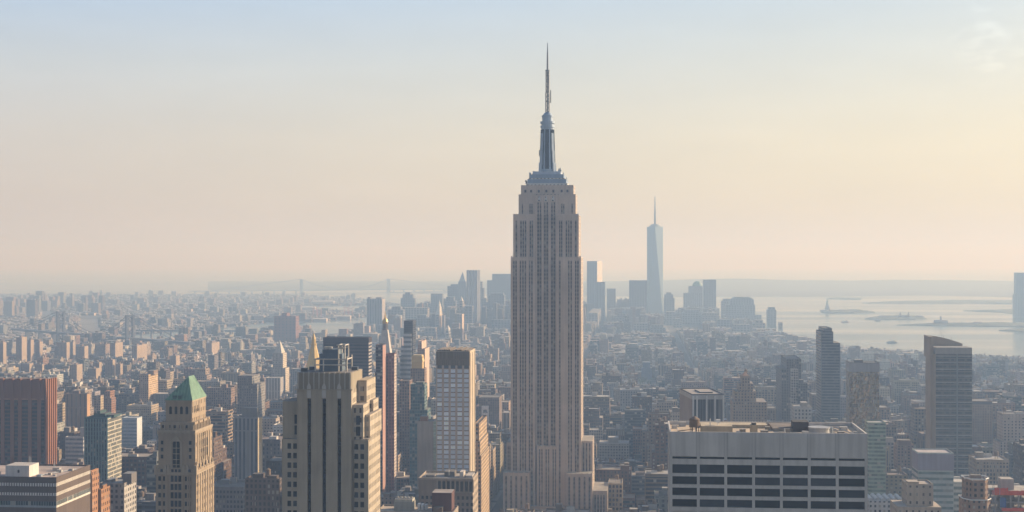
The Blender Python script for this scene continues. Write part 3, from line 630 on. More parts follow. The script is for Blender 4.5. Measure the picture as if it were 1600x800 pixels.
# ------------------------------------------------------------------ hero: wide pale slab with black window bands at the lower right
def banded_slab():
    s = Site('office_building', "wide pale grey office slab with rows of black window bands and a cluttered flat roof", 'office building', 1046.5, 1355.5, 560, dep=38, ref="wide pale slab", top=690)
    X, Z, f, b = s.X, s.Z, s.f, s.b
    st = PLAINST((0.55, 0.52, 0.475)).but(roof=(.42, .36, .29)); seam = PLAINST((.2, .19, .19))
    zt = Z(676); m = MB(); core = f + 1.4
    m.box(X(1046.5), X(1355.5), core, b, 0, zt - 1.6, st.but(wall=(.52, .49, .45)))
    joints = [1048.5, 1091.6, 1134.8, 1178.5, 1222, 1265.3, 1308.8, 1353.5]
    for i, px in enumerate(joints):                                   # piers, full height
        m.box(X(px) - .55, X(px) + .55, f, core, 0, Z(714), st)
        if 0 < i < 7:
            for e in (-.62, .62): m.box(X(px) + e - .05, X(px) + e + .05, f - .04, f + .002, Z(714), zt - .2, seam, rmat=0)
    m.box(X(1046.5), X(1355.5), f, core, Z(714), zt - 1.6, st); m.box(X(1046.5), X(1048.5) - .55, f, core, 0, Z(714), st); m.box(X(1353.5) + .55, X(1355.5), f, core, 0, Z(714), st)
    rows = [(715, 718.6), (727.3, 741.2), (746.2, 758.6), (764, 776.2), (782, 794), (800.5, 812)]
    for i in range(7):
        xa, xb = X(joints[i]) + .55, X(joints[i + 1]) - .55; prev = 714
        for a, c in rows:
            m.box(xa, xb, f + .12, core, Z(a), Z(prev), st, bottom=True); prev = c
        m.box(xa, xb, f + .12, core, 0, Z(prev), st, bottom=True)
    m.parapet(X(1046.5), X(1355.5), f, b, zt - 1.6, 1.6, st.but(wall=(.56, .53, .50)), .6)
    s.part(m, 'wall')
    for a, c in rows[:5]:
        for i in range(7):
            g = MB(); xa, xb = X(joints[i]) + .55, X(joints[i + 1]) - .55
            g.box(xa, xb, f + .7, f + .9, Z(c), Z(a), DK, rmat=0); o = s.part(g, 'window', [GLASS])
    rf = MB(); rf.box(X(1048.5), X(1353.5), f + .65, b - .65, zt - 1.6, zt - 1.45, st.but(roof=(.50, .40, .29))); s.part(rf, 'roof')
    z0 = zt - 1.45; tan = PLAINST((.42, .34, .24)).but(roof=(.45, .38, .28))
    pen = MB(); pen.box(X(1097), X(1147), -13, -6.5, z0, z0 + 3.1, tan); pen.box(X(1176), X(1187), -12, -8, z0, z0 + 3.6, tan); pen.box(X(1178), X(1185), -11.5, -8.6, z0 + 3.6, z0 + 4.4, DK)
    pen.box(X(1100), X(1210), 8, 17, z0, z0 + 1.3, tan); pen.box(X(1215), X(1262), -2, 17, z0, z0 + 1.2, PLAINST((.3, .25, .2)).but(roof=(.2, .17, .15)))
    s.part(pen, 'penthouse')
    wt = MB(); cx, cy = X(1087), -9.0
    for a in range(6): wt.bar((cx + 1.7 * math.cos(a), cy + 1.7 * math.sin(a), z0), (cx + 1.7 * math.cos(a), cy + 1.7 * math.sin(a), z0 + 2.2), .16, DK)
    o = s.part(wt, 'tank_stand', [DARKMETAL])
    wt = MB(); wt.cyl(cx, cy, 2.15, 2.1, z0 + 2.2, z0 + 5.4, DK, 14, bottom=True); wt.cyl(cx, cy, 2.3, .1, z0 + 5.4, z0 + 6.7, DK, 14); s.part(wt, 'water_tank', [WOOD])
    fan = MB(); fx, fy = X(1286), -8.0; fan.cyl(fx, fy, 4.2, 4.0, z0, z0 + 2.2, DK, 22, roof=False); fan.cyl(fx, fy, 4.4, 4.4, z0 + 2.2, z0 + 2.7, DK, 22); s.part(fan, 'cooling_fan', [plain("pale_metal", (.42, .42, .42), .5, .3)])
    fan = MB(); fan.cyl(X(1304), -7, 1.2, 1.2, z0, z0 + 2.6, DK, 12); s.part(fan, 'roof_vent', [STEEL])
    dk = MB(); dk.box(X(1247), X(1272), -3, 5, z0, z0 + 4.0, PLAINST((.09, .08, .08)).but(roof=(.06, .06, .06)));  s.part(dk, 'plant_room')
    for px, y, h in ((1112, -10, 5.8), (1125, -9, 5.2), (1230, -12, 2.4), (1060, -8, 1.6), (1150, 4, 2)):
        g = MB(); g.bar((X(px), y, z0), (X(px), y, z0 + h), .18, DK)
        if px == 1125: g.box(X(px) - .9, X(px) + .9, y - .6, y + .6, z0 + 4.2, z0 + 5.4, DK)
        s.part(g, 'roof_aerial', [WHITE])
    r_ = random.Random(2)
    for px, y, w_, h_ in ((1056, 4, 2.2, 1.4), (1070, 12, 3, 1.8), (1156, -13, 1.6, 1.2), (1164, -9, 2.4, 1.6), (1198, -11, 3.0, 1.5), (1208, 3, 2.0, 1.3), (1225, -13, 2.2, 1.1), (1236, -10, 1.4, 2.0), (1262, -13, 2.6, 1.5), (1318, -12, 2.6, 1.4), (1330, 2, 3.2, 1.7), (1342, -10, 1.6, 1.2)):
        g = MB(); g.box(X(px) - w_ / 2, X(px) + w_ / 2, y - w_ * .4, y + w_ * .4, z0, z0 + h_, PLAINST(r_.choice(((.45, .44, .42), (.2, .19, .18), (.33, .27, .2), (.5, .48, .44)))).but(roof=(.4, .39, .37))); s.part(g, 'roof_unit')
    pp = MB()
    for px in (1310, 1320): pp.bar((X(px), 6, z0 + .8), (X(px + 18), -15, z0 + .8), .3, DK)
    pp.bar((X(1300), 6, z0 + .9), (X(1325), 6, z0 + .9), .3, DK)
    s.part(pp, 'roof_pipe', [plain("pale_metal", (.42, .42, .42), .5, .3)])
    g = MB(); g.bar((X(1060), -12, z0 + .8), (X(1092), -3, z0 + .9), .22, DK); g.bar((X(1155), -12, z0 + .7), (X(1160), -15, z0 + .7), .25, DK); s.part(g, 'roof_pipe', [WOOD])
    CAPS.append((1040, 1358, 560, 800))
banded_slab()

# ------------------------------------------------------------------ hero: tall brown ribbed tower at the left edge
def ribbed_tower():
    s = Site('office_tower', "brown brick tower with flared vertical ribs at the left edge", 'tower', -62, 73, 1330, x2=88.5, ref="brown ribbed tower", top=640)
    X, Z, f, b = s.X, s.Z, s.f, s.b
    br = PLAINST((.225, .105, .065)).but(roof=(.2, .15, .13)); m = MB()
    n = len(m.f); m.box(X(-62), X(73), f + 1.5, b, 0, Z(592), br)
    ribs = [-60, -44, -28, -12, 4, 19, 31, 46.5, 61, 71.5]
    for i, px in enumerate(ribs):
        wd = 3.5 if px < 71 else 1.9
        m.box(X(px) - wd / 2, X(px) + wd / 2, f, f + 1.5, 0, Z(622), br)
        m.prism([(X(px) - wd / 2, f), (X(px) + wd / 2, f), (X(px) + wd / 2, f + 1.5), (X(px) - wd / 2, f + 1.5)], Z(622), Z(591), br,
                top=[(X(px) - wd / 2, f - 2.6), (X(px) + wd / 2, f - 2.6), (X(px) + wd / 2, f + 1.5), (X(px) - wd / 2, f + 1.5)])
    for i in range(len(ribs) - 1):                                    # concave panels between the ribs at the top
        a, c = X(ribs[i]) + 1.75, X(ribs[i + 1]) - 1.75
        m.prism([(a, f + .6), (c, f + .6), (c, f + 1.5), (a, f + 1.5)], Z(623), Z(593), br.but(wall=(.22, .10, .06)), top=[(a, f - 1.2), (c, f - 1.2), (c, f + 1.5), (a, f + 1.5)])
        m.box(a, c, f + .3, f + 1.5, Z(625), Z(622), br.but(wall=(.30, .15, .09)), bottom=True)
    for i in range(5):
        y = f + 2 + i * (s.d - 4) / 4; m.box(X(73), X(73) + .8, y - 1.0, y + 1.0, 0, Z(592), br.but(wall=(.30, .135, .075)))  # side piers in brighter brown, the sun painted in
    s.part(m, 'wall')
    for i in range(len(ribs) - 1):
        a, c = X(ribs[i]) + 1.75, X(ribs[i + 1]) - 1.75
        g = MB(); g.box(a, c, f + 1.1, f + 1.45, 0, Z(625), St((.10, .05, .04), (30, 3.7, .98, .58), (.02, .02, .022), .3), rmat=0); s.part(g, 'window_strip')
    for k in range(7):
        g = MB(); x = X(2 + k * 11); g.cyl(x, -2 + (k % 2) * 6, 1.5, 1.5, Z(592), Z(589.4), DK, 10); s.part(g, 'roof_vent', [STEEL])
    CAPS.append((-70, 90, 1330, 726))
ribbed_tower()

# ------------------------------------------------------------------ hero: striped block in the bottom-left corner
def striped_block():
    s = Site('office_building', "brown and cream striped office block with a white penthouse in the bottom left corner", 'office building', -90, 88, 800, x2=141, top=760)
    X, Z, f, b = s.X, s.Z, s.f, s.b
    dkb = PLAINST((.13, .10, .085)).but(roof=(.40, .33, .29)); crm = PLAINST((.45, .42, .38)); wp = s.w / 178.0
    zt = Z(744.5); m = MB(); x0, x1 = X(-90), X(88)
    m.box(x0, x1, f, b, 0, Z(764), dkb); m.box(x0, x1, f, b, Z(764), zt - 1.0, dkb)
    m.parapet(x0, x1, f, b, zt - 1.0, 1.0, dkb, .5)
    m.f, m.v, m.m, m.wall, m.win, m.glass, m.uv = [], [], [], [], [], [], []
    m.box(x0, x1, f, b, 0, zt - 1.0, dkb); m.parapet(x0, x1, f, b, zt - 1.0, 1.0, dkb, .5)
    s.part(m, 'wall')
    r = MB(); r.box(x0 + .5, x1 - .5, f + .5, b - .5, zt - 1.0, zt - .85, dkb.but(roof=(.42, .34, .30))); s.part(r, 'roof')
    fine = St((.64, .60, .56), (1.5, 9, .35, .9), (.10, .09, .085), .5)
    for a, c in ((754, 759), (769, 773.5), (782.5, 792)):
        for k in (0, 1):
            g = MB()
            st = (fine if a < 780 else St((.3, .33, .34), (1.5, 30, .85, .95), (.06, .09, .10), .9))
            if k == 0: g.box(x0, x1, f - .12, f + .02, Z(c), Z(a), st, rmat=0, bottom=True)
            else: g.box(x1 - .02, x1 + .12, f, b, Z(c), Z(a - .3), st.but(wall=(.62, .58, .52)), rmat=0, bottom=True)
            s.part(g, 'window_band')
    pz = zt - .85; g = MB(); g.box(X(4), X(41), f + 4, f + 17, pz, pz + 6.6, PLAINST((.62, .58, .55)).but(roof=(.5, .46, .43))); g.box(X(23), X(26), f + 3.9, f + 4, pz + 2.5, pz + 4.2, DK, rmat=0, bottom=True)
    s.part(g, 'penthouse')
    for px, y, h in ((7, 8, 8), (46, 10, 5.5), (49, 6, 4.0), (12, 6, 8)):
        g = MB(); g.bar((X(px), y, pz), (X(px), y, pz + h), .16, DK); s.part(g, 'roof_aerial', [STEEL])
    for px, y, w_, h_ in ((-20, 10, 5, 2), (62, 14, 2, 1.2), (66, 24, 3, 1.5), (74, 10, 1.6, .9), (78, 30, 2.4, 1.3), (55, 30, 4, 1.8)):
        g = MB(); g.box(X(px) - w_ / 2, X(px) + w_ / 2, f + y - w_ * .4, f + y + w_ * .4, pz, pz + h_, PLAINST((.4, .38, .36)).but(roof=(.36, .34, .32))); s.part(g, 'roof_unit')
    g = MB(); g.bar((X(48), f + 8, pz + .4), (X(82), f + 34, pz + .4), .2, DK); s.part(g, 'roof_pipe', [STEEL])
    g = MB(); g.box(X(50), X(57), f + 6, f + 9, pz, pz + 1.2, DK); s.part(g, 'roof_vent', [STEEL])
    CAPS.append((-95, 143, 800, 800))
    LAND.append(("striped corner block", 60, 770, 800))
striped_block()

# ------------------------------------------------------------------ hero: blue window tower
def blue_tower():
    s = Site('office_tower', "slim tower with a grid of pale blue windows under a brown louvred crown", 'tower', 681.5, 734, 1130, x2=742.5, ref="blue-windowed tower", top=600)
    X, Z, f, b = s.X, s.Z, s.f, s.b
    pier = PLAINST((.46, .38, .33)).but(roof=(.3, .26, .22)); sd = PLAINST((.50, .41, .30)).but(roof=(.3, .26, .22))  # sd is a warmer wall tone, painting the lit side
    m = MB(); m.box(X(681.5), X(734), f + .6, b, 0, Z(548.5), sd)
    cols = [681.5 + 52.5 * i / 5 for i in range(6)]
    for i, px in enumerate(cols):
        x = X(px); wd = .85; m.box(max(x - wd, X(681.5)), min(x + wd, X(734)), f, f + .6, 0, Z(571), pier)
    lou = St((.17, .13, .09), (1.5, 60, .3, .98), (.14, .11, .08), .3, (.28, .24, .2))
    m.box(X(681.5), X(734), f - .2, f + .6, Z(571), Z(549.5), lou, bottom=True)
    rng = random.Random(5)
    for i in range(14): m.box(X(683 + i * 3.6), X(685.2 + i * 3.6), f + .5, b - .5, Z(548.5), Z(548.5) + rng.uniform(.3, 1.3), lou)
    s.part(m, 'wall')
    for i in range(5):
        a, c = X(cols[i]) + .85, X(cols[i + 1]) - .85
        g = MB(); g.box(a, c, f + .35, f + .58, Z(576), Z(571), DK, rmat=0); s.part(g, 'louvre', [DARKMETAL])
    pitch = 7.45; n = 0; first = {}
    glass = St((.62, .66, .70), (1.6, 60, .8, .98), (.60, .68, .82), .3)
    zs = [Z(580.3 + pitch * k) for k in range(30)]
    sp = MB(); win = None
    for k, z in enumerate(zs):
        for i in range(5):
            a, c = X(cols[i]) + .85, X(cols[i + 1]) - .85
            sp.box(a, c, f + .3, f + .6, z - 1.75, z - 1.25, PLAINST((.10, .10, .11)), rmat=0); sp.box(a, c, f + .25, f + .6, z - 2.15, z - 1.75, pier, rmat=0)
            if n < 100:
                if win is None:
                    g = MB(); g.box(-(c - a) / 2, (c - a) / 2, 0, .2, -1.25, 1.65, glass, rmat=0); g.box(-.1, .1, -.08, 0, -1.25, 1.65, PLAINST((.5, .5, .52)), rmat=0); o = win = g.build('window', [BLUEGLASS, ROOF], s.o)
                else: o = win.copy(); C.objects.link(o)
                o.parent = s.o; o.location = ((a + c) / 2, f + .38, z); n += 1
            else:
                sp.box(a, c, f + .38, f + .58, z - 1.25, z + 1.65, glass, rmat=0)
    s.part(sp, 'spandrel')
    g = MB()
    for i in range(3): y = f + 4 + i * (s.d - 8) / 2; g.box(X(734), X(734) + .4, y - 1.2, y + 1.2, 0, Z(552), sd.but(wall=(.58, .5, .4)), rmat=0)
    s.part(g, 'side_pier')
    CAPS.append((679, 744, 1130, 738))
blue_tower()

# ------------------------------------------------------------------ hero: old department store below it, and the flat roof in front
def podium():
    s = Site('store_building', "dark brown old masonry block with a tall colonnade below the blue-windowed tower", 'building', 654, 738.5, 930, x2=747, top=765)
    X, Z, f, b = s.X, s.Z, s.f, s.b
    st = PLAINST((.20, .16, .13)).but(roof=(.33, .30, .27)); sd = St((.42, .34, .26), (3, 5, .45, .5), (.1, .08, .07), .6, (.33, .3, .27))  # front dark, side paler: shade and sun put into the wall colours
    zt = Z(747); m = MB(); n = len(m.f); m.box(X(654), X(738.5), f + .8, b, 0, zt - 1.2, sd); m.win[0:4] = [(3, 3, 0, 0)] * 4; m.wall[0:4] = [(*st.wall, 1)] * 4
    m.box(X(654), X(738.5), f, f + .8, Z(772), Z(769), st); m.box(X(653), X(739.5), f - .6, f + .8, Z(749.5), Z(747), st.but(wall=(.27, .22, .18)), bottom=True)
    for i in range(9): px = 683 + i * 7.0; m.box(X(px) - .45, X(px) + .45, f + .1, f + .8, Z(769), Z(749.5), st.but(wall=(.26, .21, .17)))
    m.box(X(654), X(682), f + .1, f + .8, Z(769), Z(749.5), st)
    m.parapet(X(654), X(738.5), f, b, zt - 1.2, 1.2, st.but(wall=(.34, .28, .22)), .5)
    s.part(m, 'wall')
    s.windows([X(686.6 + 7 * i) for i in range(8)], [Z(760)], 2.0, 6.6, y=f + .8)
    s.windows([X(660 + 7 * i) for i in range(12)], [Z(778), Z(788), Z(797)], 1.5, 2.2, y=f + .8)
    for a, c, y0, y1, h, k in ((662, 676, -6, 4, 1.6, .2), (690, 706, -2, 8, 3.4, .16), (716, 722, -8, 2, 4.2, .5), (726, 736, -9, 6, 2.0, .45)):
        g = MB(); g.box(X(a), X(c), y0, y1, zt - 1.2, zt - 1.2 + h, PLAINST((k, k * .9, k * .8)).but(roof=(k, k * .9, k * .8))); s.part(g, 'roof_plant')
    g = MB(); g.bar((X(698), -4, zt), (X(698), -4, zt + 4), .15, DK); s.part(g, 'roof_aerial', [WHITE])
    CAPS.append((652, 749, 930, 800))
    s = Site('rooftop_block', "low flat tan roof carrying a dark red box at the bottom of the view", 'building', 588, 708, 760, dep=22, top=790)
    X, Z, f, b = s.X, s.Z, s.f, s.b; st = PLAINST((.30, .25, .2)).but(roof=(.42, .35, .28)); zt = Z(800)
    m = MB(); m.box(X(588), X(708), f, b, 0, zt - .8, st); m.parapet(X(588), X(708), f, b, zt - .8, .8, st, .4); s.part(m, 'wall')
    g = MB(); g.box(X(672), X(703), -4, 8, zt - .8, zt + 9.5, PLAINST((.11, .055, .05)).but(roof=(.32, .28, .26))); s.part(g, 'bulkhead')
    g = MB(); g.box(X(612), X(642), -4, 5, zt - .8, zt + 4.0, PLAINST((.3, .29, .26))); g.box(X(613), X(641), -3.6, 4.6, zt + 4.0, zt + 5.5, PLAINST((.42, .4, .34)))
    for i in range(5): g.cyl(X(616 + i * 5.6), 0, .8, .7, zt + 5.5, zt + 6.4, PLAINST((.45, .43, .38)), 10)
    s.part(g, 'chiller')
    for k, px in enumerate((650, 655, 660)):
        g = MB(); g.box(X(px) - .7, X(px) + .7, -1 + k, 3 + k, zt - .8, zt + 2.6 - k * .4, PLAINST((.5, .48, .44))); s.part(g, 'roof_vent', [WHITE])
    g = MB(); g.box(X(676), X(690), -8, -4.2, zt - .8, zt + 2.2, PLAINST((.16, .13, .11))); s.part(g, 'roof_plant')
    CAPS.append((586, 712, 760, 800))
podium()

# ------------------------------------------------------------------ other buildings that stand out in the photo
def tower(name, label, cat, x0, x1, D, tiers, st, x2=None, dep=None, vb=None, rot=0.0, ref=None, crown=None, side=None, cap=None, bulk=None, fins=None, finst=None, roofc=None, bands=None, tank=False, group=None):
    """tiers: (left px, right px, top row[, inset front m]) from the ground up"""
    s = Site(name, label, cat, x0, x1, D, x2=x2, dep=dep, vb=vb, rot=rot, ref=ref, top=(min(t[2] for t in tiers) + (vb or min(t[2] for t in tiers) + 60)) / 2, group=group)
    X, Z = s.X, s.Z; z = 0.0; m = MB(); k = 0; last = None; zbase = 0.0
    for t in tiers:
        ins = t[3] if len(t) > 3 else 0.0; z1 = Z(t[2])
        n = len(m.f); m.box(X(t[0]), X(t[1]), s.f + ins, s.b - ins, z, z1, st)
        if side:  # own side-wall colour; for many buildings it holds the sunlit tone
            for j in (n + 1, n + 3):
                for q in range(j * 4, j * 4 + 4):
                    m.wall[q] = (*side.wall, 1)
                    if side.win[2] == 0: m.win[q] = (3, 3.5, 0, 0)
        z = z1; last = (X(t[0]), X(t[1]), s.f + ins, s.b - ins, z1)
    if cap:                                                          # blank band below the roof: (row, colour)
        m.box(last[0] - .25, last[1] + .25, last[2] - .25, last[3] + .25, Z(cap[0]), last[4] + .3, PLAINST(cap[1]).but(roof=st.roof), bottom=True)
    s.part(m, 'wall')
    if fins:                                                         # vertical piers standing off the front
        g = MB()
        for px in fins: g.box(X(px) - .6, X(px) + .6, s.f - .8, s.f, 0, last[4] - .2, PLAINST(finst or (.6, .58, .55)), rmat=0)
        s.part(g, 'pier')
    if bands:
        g = MB(); zz = last[4] - 3
        while zz > 20: g.box(last[0] - .2, last[1] + .2, s.f - .2, s.f, zz - bands[1], zz, PLAINST(bands[2]), rmat=0, bottom=True); zz -= bands[0]
        s.part(g, 'spandrel')
    if roofc or D < 2600:
        g = MB(); g.box(last[0] + .4, last[1] - .4, last[2] + .4, last[3] - .4, last[4] + (.3 if cap else 0), last[4] + (.5 if cap else .2), st.but(roof=roofc or st.roof)); s.part(g, 'roof')
        g = MB(); g.parapet(last[0], last[1], last[2], last[3], last[4] + (.3 if cap else .0), 1.0, st.but(win=(3, 3, 0, 0)), .35); s.part(g, 'parapet')
    rng = random.Random(int(x0 * 7 + D))
    if bulk is not None:
        for (a, c, py) in bulk:
            g = MB(); dd = (last[3] - last[2]) * .22; g.box(X(a), X(c), (last[2] + last[3]) / 2 - dd, (last[2] + last[3]) / 2 + dd, last[4], Z(py), st.but(wall=col(st.wall, .8), win=(3, 3.5, 0, 0))); s.part(g, 'bulkhead')
    if tank: water_tank(s.o, (last[0] * .4 + last[1] * .6), rng.uniform(-3, 3), last[4])
    s.last = last
    return s
TANKM = {}
def water_tank(parent, x, y, z, k=1.0):
    if 'a' not in TANKM:
        a = MB()
        for i in range(4): t = math.pi / 4 + i * math.pi / 2; a.bar((1.5 * math.cos(t), 1.5 * math.sin(t), 0), (1.5 * math.cos(t), 1.5 * math.sin(t), 3), .15, DK, 4)
        a.cyl(0, 0, 1.9, 1.85, 3, 6.6, DK, 10, bottom=True); a.cyl(0, 0, 2.05, .1, 6.6, 7.8, DK, 10)
        o = TANKM['a'] = a.build('water_tank', [WOOD], parent)
    else: o = TANKM['a'].copy(); C.objects.link(o)
    o.parent = parent; o.location = (x, y, z); o.scale = (k, k, k); return o
def pyramid(s, pa, pb, z0, py, mat, name='roof', y0=None, y1=None, n=4, tip=.3):
    x0, x1 = s.X(pa), s.X(pb); y0 = s.f if y0 is None else y0; y1 = s.b if y1 is None else y1
    cx, cy = (x0 + x1) / 2, (y0 + y1) / 2; g = MB()
    g.prism([(x0, y0), (x1, y0), (x1, y1), (x0, y1)], z0, s.Z(py), DK, top=[(cx - tip, cy - tip), (cx + tip, cy - tip), (cx + tip, cy + tip), (cx - tip, cy + tip)])
    return s.part(g, name, [mat])

# left side, near
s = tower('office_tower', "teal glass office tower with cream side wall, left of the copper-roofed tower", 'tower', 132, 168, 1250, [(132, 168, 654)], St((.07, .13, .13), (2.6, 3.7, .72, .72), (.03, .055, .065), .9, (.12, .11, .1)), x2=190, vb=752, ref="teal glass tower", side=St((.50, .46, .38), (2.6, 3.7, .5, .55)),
      bulk=[(140, 158, 648), (160, 172, 650), (146, 150, 644)], bands=(18, .8, (.14, .12, .1)), fins=[133 + 4.3 * i for i in range(9)], finst=(.16, .22, .22))
tower('office_building', "grey masonry block with a lit window wall in front of the teal glass tower", 'building', 155, 194, 960, [(155, 194, 757)], GREYST.but(wall=(.24, .22, .21)), x2=213, vb=800, side=St((.46, .43, .4), (3, 4, .45, .5)), bulk=[(186, 200, 742), (160, 170, 752)])  # the lit look of the window wall is put into its colour
tower('loft_building', "narrow orange brick building with sunlit side below the teal glass tower", 'building', 153, 158, 880, [(153, 158, 767)], St((.36, .19, .10), (3, 4, .4, .5)), x2=172, vb=800, bulk=[(154, 157, 760)])
tower('loft_building', "small orange brick building squeezed beside the striped corner block", 'building', 140, 144, 930, [(140, 144, 743), (140, 143, 738)], St((.38, .20, .11), (3, 4, .4, .5)), x2=155, vb=800)
tower('office_building', "broad dark brown block at the bottom between copper roof and slotted tower", 'building', 383, 437, 1000, [(383, 437, 750)], St((.13, .095, .075), (3.0, 4.2, .5, .6), (.04, .035, .03), 1, (.12, .1, .09)), x2=445, vb=800, bulk=[(392, 408, 742), (415, 430, 745)], tank=True)
tower('office_building', "grey striped tower with a bright sunlit edge right of the copper-roofed tower", 'building', 366, 403, 1150, [(366, 403, 654)], St((.27, .27, .28), (3.4, 40, .5, .98), (.10, .12, .15), .5, (.3, .28, .26)), x2=410, vb=745, side=PLAINST((.52, .42, .28)), bulk=[(376, 400, 638)], ref="grey striped tower")  # sunlit edge painted as a warm, paler side wall
tower('office_tower', "dark brown tower with a banded side beyond the grey striped tower", 'tower', 371, 402, 1900, [(371, 402, 600), (371, 394, 588)], St((.16, .13, .12), (3, 3.6, .4, .5), (.05, .05, .06), 1), x2=414, vb=650, side=St((.24, .23, .22), (30, 3.6, .95, .5)), ref="dark brown tower")
tower('apartment_building', "wide brown block with a flat top right of the copper roof", 'apartment block', 323, 361, 2000, [(323, 361, 607)], BROWN.but(wall=(.25, .17, .13)), x2=367, vb=640, bulk=[(344, 352, 601)])
tower('apartment_building', "tan corner tower with brightly lit flank left of the copper roof", 'apartment block', 217, 232, 2150, [(217, 232, 586)], St((.34, .24, .18), (3, 3.2, .4, .5)), x2=247, vb=630, bulk=[(226, 236, 580)], side=St((.50, .36, .22), (3, 3.2, .5, .5)), ref="tan corner tower")  # flank colour brightened to carry the sun
tower('apartment_building', "brown ribbed slab with a sunlit end wall beyond the teal glass tower", 'apartment block', 102, 136, 1900, [(102, 136, 616)], St((.22, .15, .11), (6, 60, .3, .98), (.12, .09, .08), .3), x2=141, vb=670, side=PLAINST((.45, .28, .16)), bulk=[(112, 122, 611)])  # end wall is the brown slab in a painted sunlit tone
tower('apartment_building', "slim tan tower with shaded front right of the brown ribbed slab", 'apartment block', 147, 157, 1950, [(147, 157, 619)], TAN.but(wall=(.26, .2, .16)), x2=162, vb=655, side=TAN)  # front is a darkened copy of the tan, shade put into colour
tower('apartment_building', "brown pointed-topped brick tower above the teal glass tower", 'apartment block', 162, 174, 2000, [(162, 174, 622), (164, 172, 612)], BRICK, x2=181, vb=655)
tower('office_building', "pale blue building with sloping sides and white bands right of teal tower", 'building', 190, 214, 1700, [(190, 214, 676), (191, 214, 654)], St((.34, .40, .47), (40, 4.2, .98, .5), (.22, .30, .40), .3, (.4, .42, .45)), x2=222, vb=700, side=St((.55, .58, .6)))
tower('office_building', "low white and blue banded building left of the teal glass tower", 'building', 102, 130, 1500, [(102, 130, 684)], St((.50, .47, .46), (40, 4.4, .98, .5), (.18, .2, .25), .3, (.45, .42, .4)), x2=134, vb=720, bulk=[(124, 132, 668)])
s = tower('ornate_tower', "ornate cream tower with a pointed top left of the slotted stone tower", 'tower', 424, 441, 2700, [(424, 446, 575), (426, 442, 552)], LIME.but(wall=(.36, .32, .29)), x2=447, vb=620, side=St((.58, .5, .4), (3, 3.6, .4, .6)), ref="cream pointed tower")  # side stone made paler, sunlight painted in
pyramid(s, 428, 440, s.Z(552), 532, plain("pale_stone", (.46, .43, .38)))
tower('office_building', "low white columned building left of the slotted stone tower", 'building', 415, 438, 2250, [(415, 438, 591)], St((.45, .42, .4), (5, 50, .45, .98), (.2, .2, .22), .4, (.5, .46, .42)), x2=443, vb=625)

# gold pyramid
def gold():
    s = Site('office_tower', "tower roofed by a gilded pyramid, rising behind the slotted stone tower", 'tower', 472, 503, 1750, dep=26, ref="gilded pyramid", top=560)
    m = MB(); m.box(s.X(472), s.X(503), s.f, s.b, 0, s.Z(584), LIME); s.part(m, 'wall')
    cx = s.X(486.5); r = 14.5 / 2185 * 1750
    g = MB(); g.cyl(cx, 0, r, r * .28, s.Z(584), s.Z(540), DK, 8); g.cyl(cx, 0, r * .34, r * .34, s.Z(540), s.Z(537.5), DK, 8, bottom=True)
    ro = s.part(g, 'roof', [GOLD])
    g = MB(); g.cyl(cx, 0, r * .24, r * .22, s.Z(537.5), s.Z(531), DK, 8); g.cyl(cx, 0, r * .25, r * .02, s.Z(531), s.Z(521), DK, 8); g.build('lantern', [GOLD], ro)
    CAPS.append((470, 505, 1750, 580))
gold()
tower('office_tower', "dark purple-brown glass slab with a flat top behind the slotted stone tower", 'tower', 505, 576, 1620, [(505, 576, 529)], St((.055, .04, .045), (40, 3.9, .97, .45), (.02, .018, .026), .05, (.12, .1, .1)), x2=581, vb=650, cap=(535, (.05, .04, .045)), side=St((.34, .31, .29), (40, 3.9, .97, .5)), ref="dark purple slab")  # thin side gets a light colour to show it lit
def clock_tower():
    s = Site('clock_tower', "slender white clock tower with a gilded lantern behind the twin pink towers", 'tower', 588, 609, 1980, dep=19, ref="white clock tower", top=530)
    m = MB(); m.box(s.X(588), s.X(609), s.f, s.b, 0, s.Z(560), WHITEST.but(wall=(.45, .42, .38))); s.part(m, 'wall')
    cx = s.X(600); k = 1980 / 2185
    g = MB(); h = 10.5 * k
    g.prism([(cx - h, -h), (cx + h, -h), (cx + h, h), (cx - h, h)], s.Z(560), s.Z(516), DK, top=[(cx - h * .42, -h * .42), (cx + h * .42, -h * .42), (cx + h * .42, h * .42), (cx - h * .42, h * .42)]); ro = s.part(g, 'roof', [plain("white_marble", (.50, .46, .42), .7)])
    g = MB()
    for q in range(8): a = q * math.pi / 4; g.bar((cx + 3.8 * k * math.cos(a), 3.8 * k * math.sin(a), s.Z(516)), (cx + 3.6 * k * math.cos(a), 3.6 * k * math.sin(a), s.Z(506)), .5, DK)
    g.cyl(cx, 0, 2.6 * k, 2.4 * k, s.Z(516), s.Z(506), DK, 10); g.cyl(cx, 0, 4.4 * k, 4.4 * k, s.Z(516.5), s.Z(515), DK, 12, bottom=True); g.build('lantern', [plain("grey_stone", (.3, .27, .24))], ro)
    g = MB()
    for i, (a, c, ra, rb) in enumerate(((506, 503, 4.0, 4.4), (503, 499.5, 4.4, 3.2), (499.5, 497, 3.2, 1.4), (497, 493, 1.3, 1.1), (493, 486, .8, .15))): g.cyl(cx, 0, ra * k, rb * k, s.Z(a), s.Z(c), DK, 14, bottom=(i == 0))
    s.part(g, 'cupola', [GOLD])
    CAPS.append((586, 612, 1980, 565))
clock_tower()
tower('apartment_tower', "pink-edged dark glass tower, taller of the twin pink towers", 'tower', 585.5, 598, 1430, [(585.5, 598, 581), (587, 598, 540)], St((.11, .085, .09), (40, 3.3, .98, .62), (.04, .04, .055), 1, (.2, .15, .14)), x2=603, vb=760, side=PLAINST((.43, .26, .22)), ref="twin pink towers", cap=None)
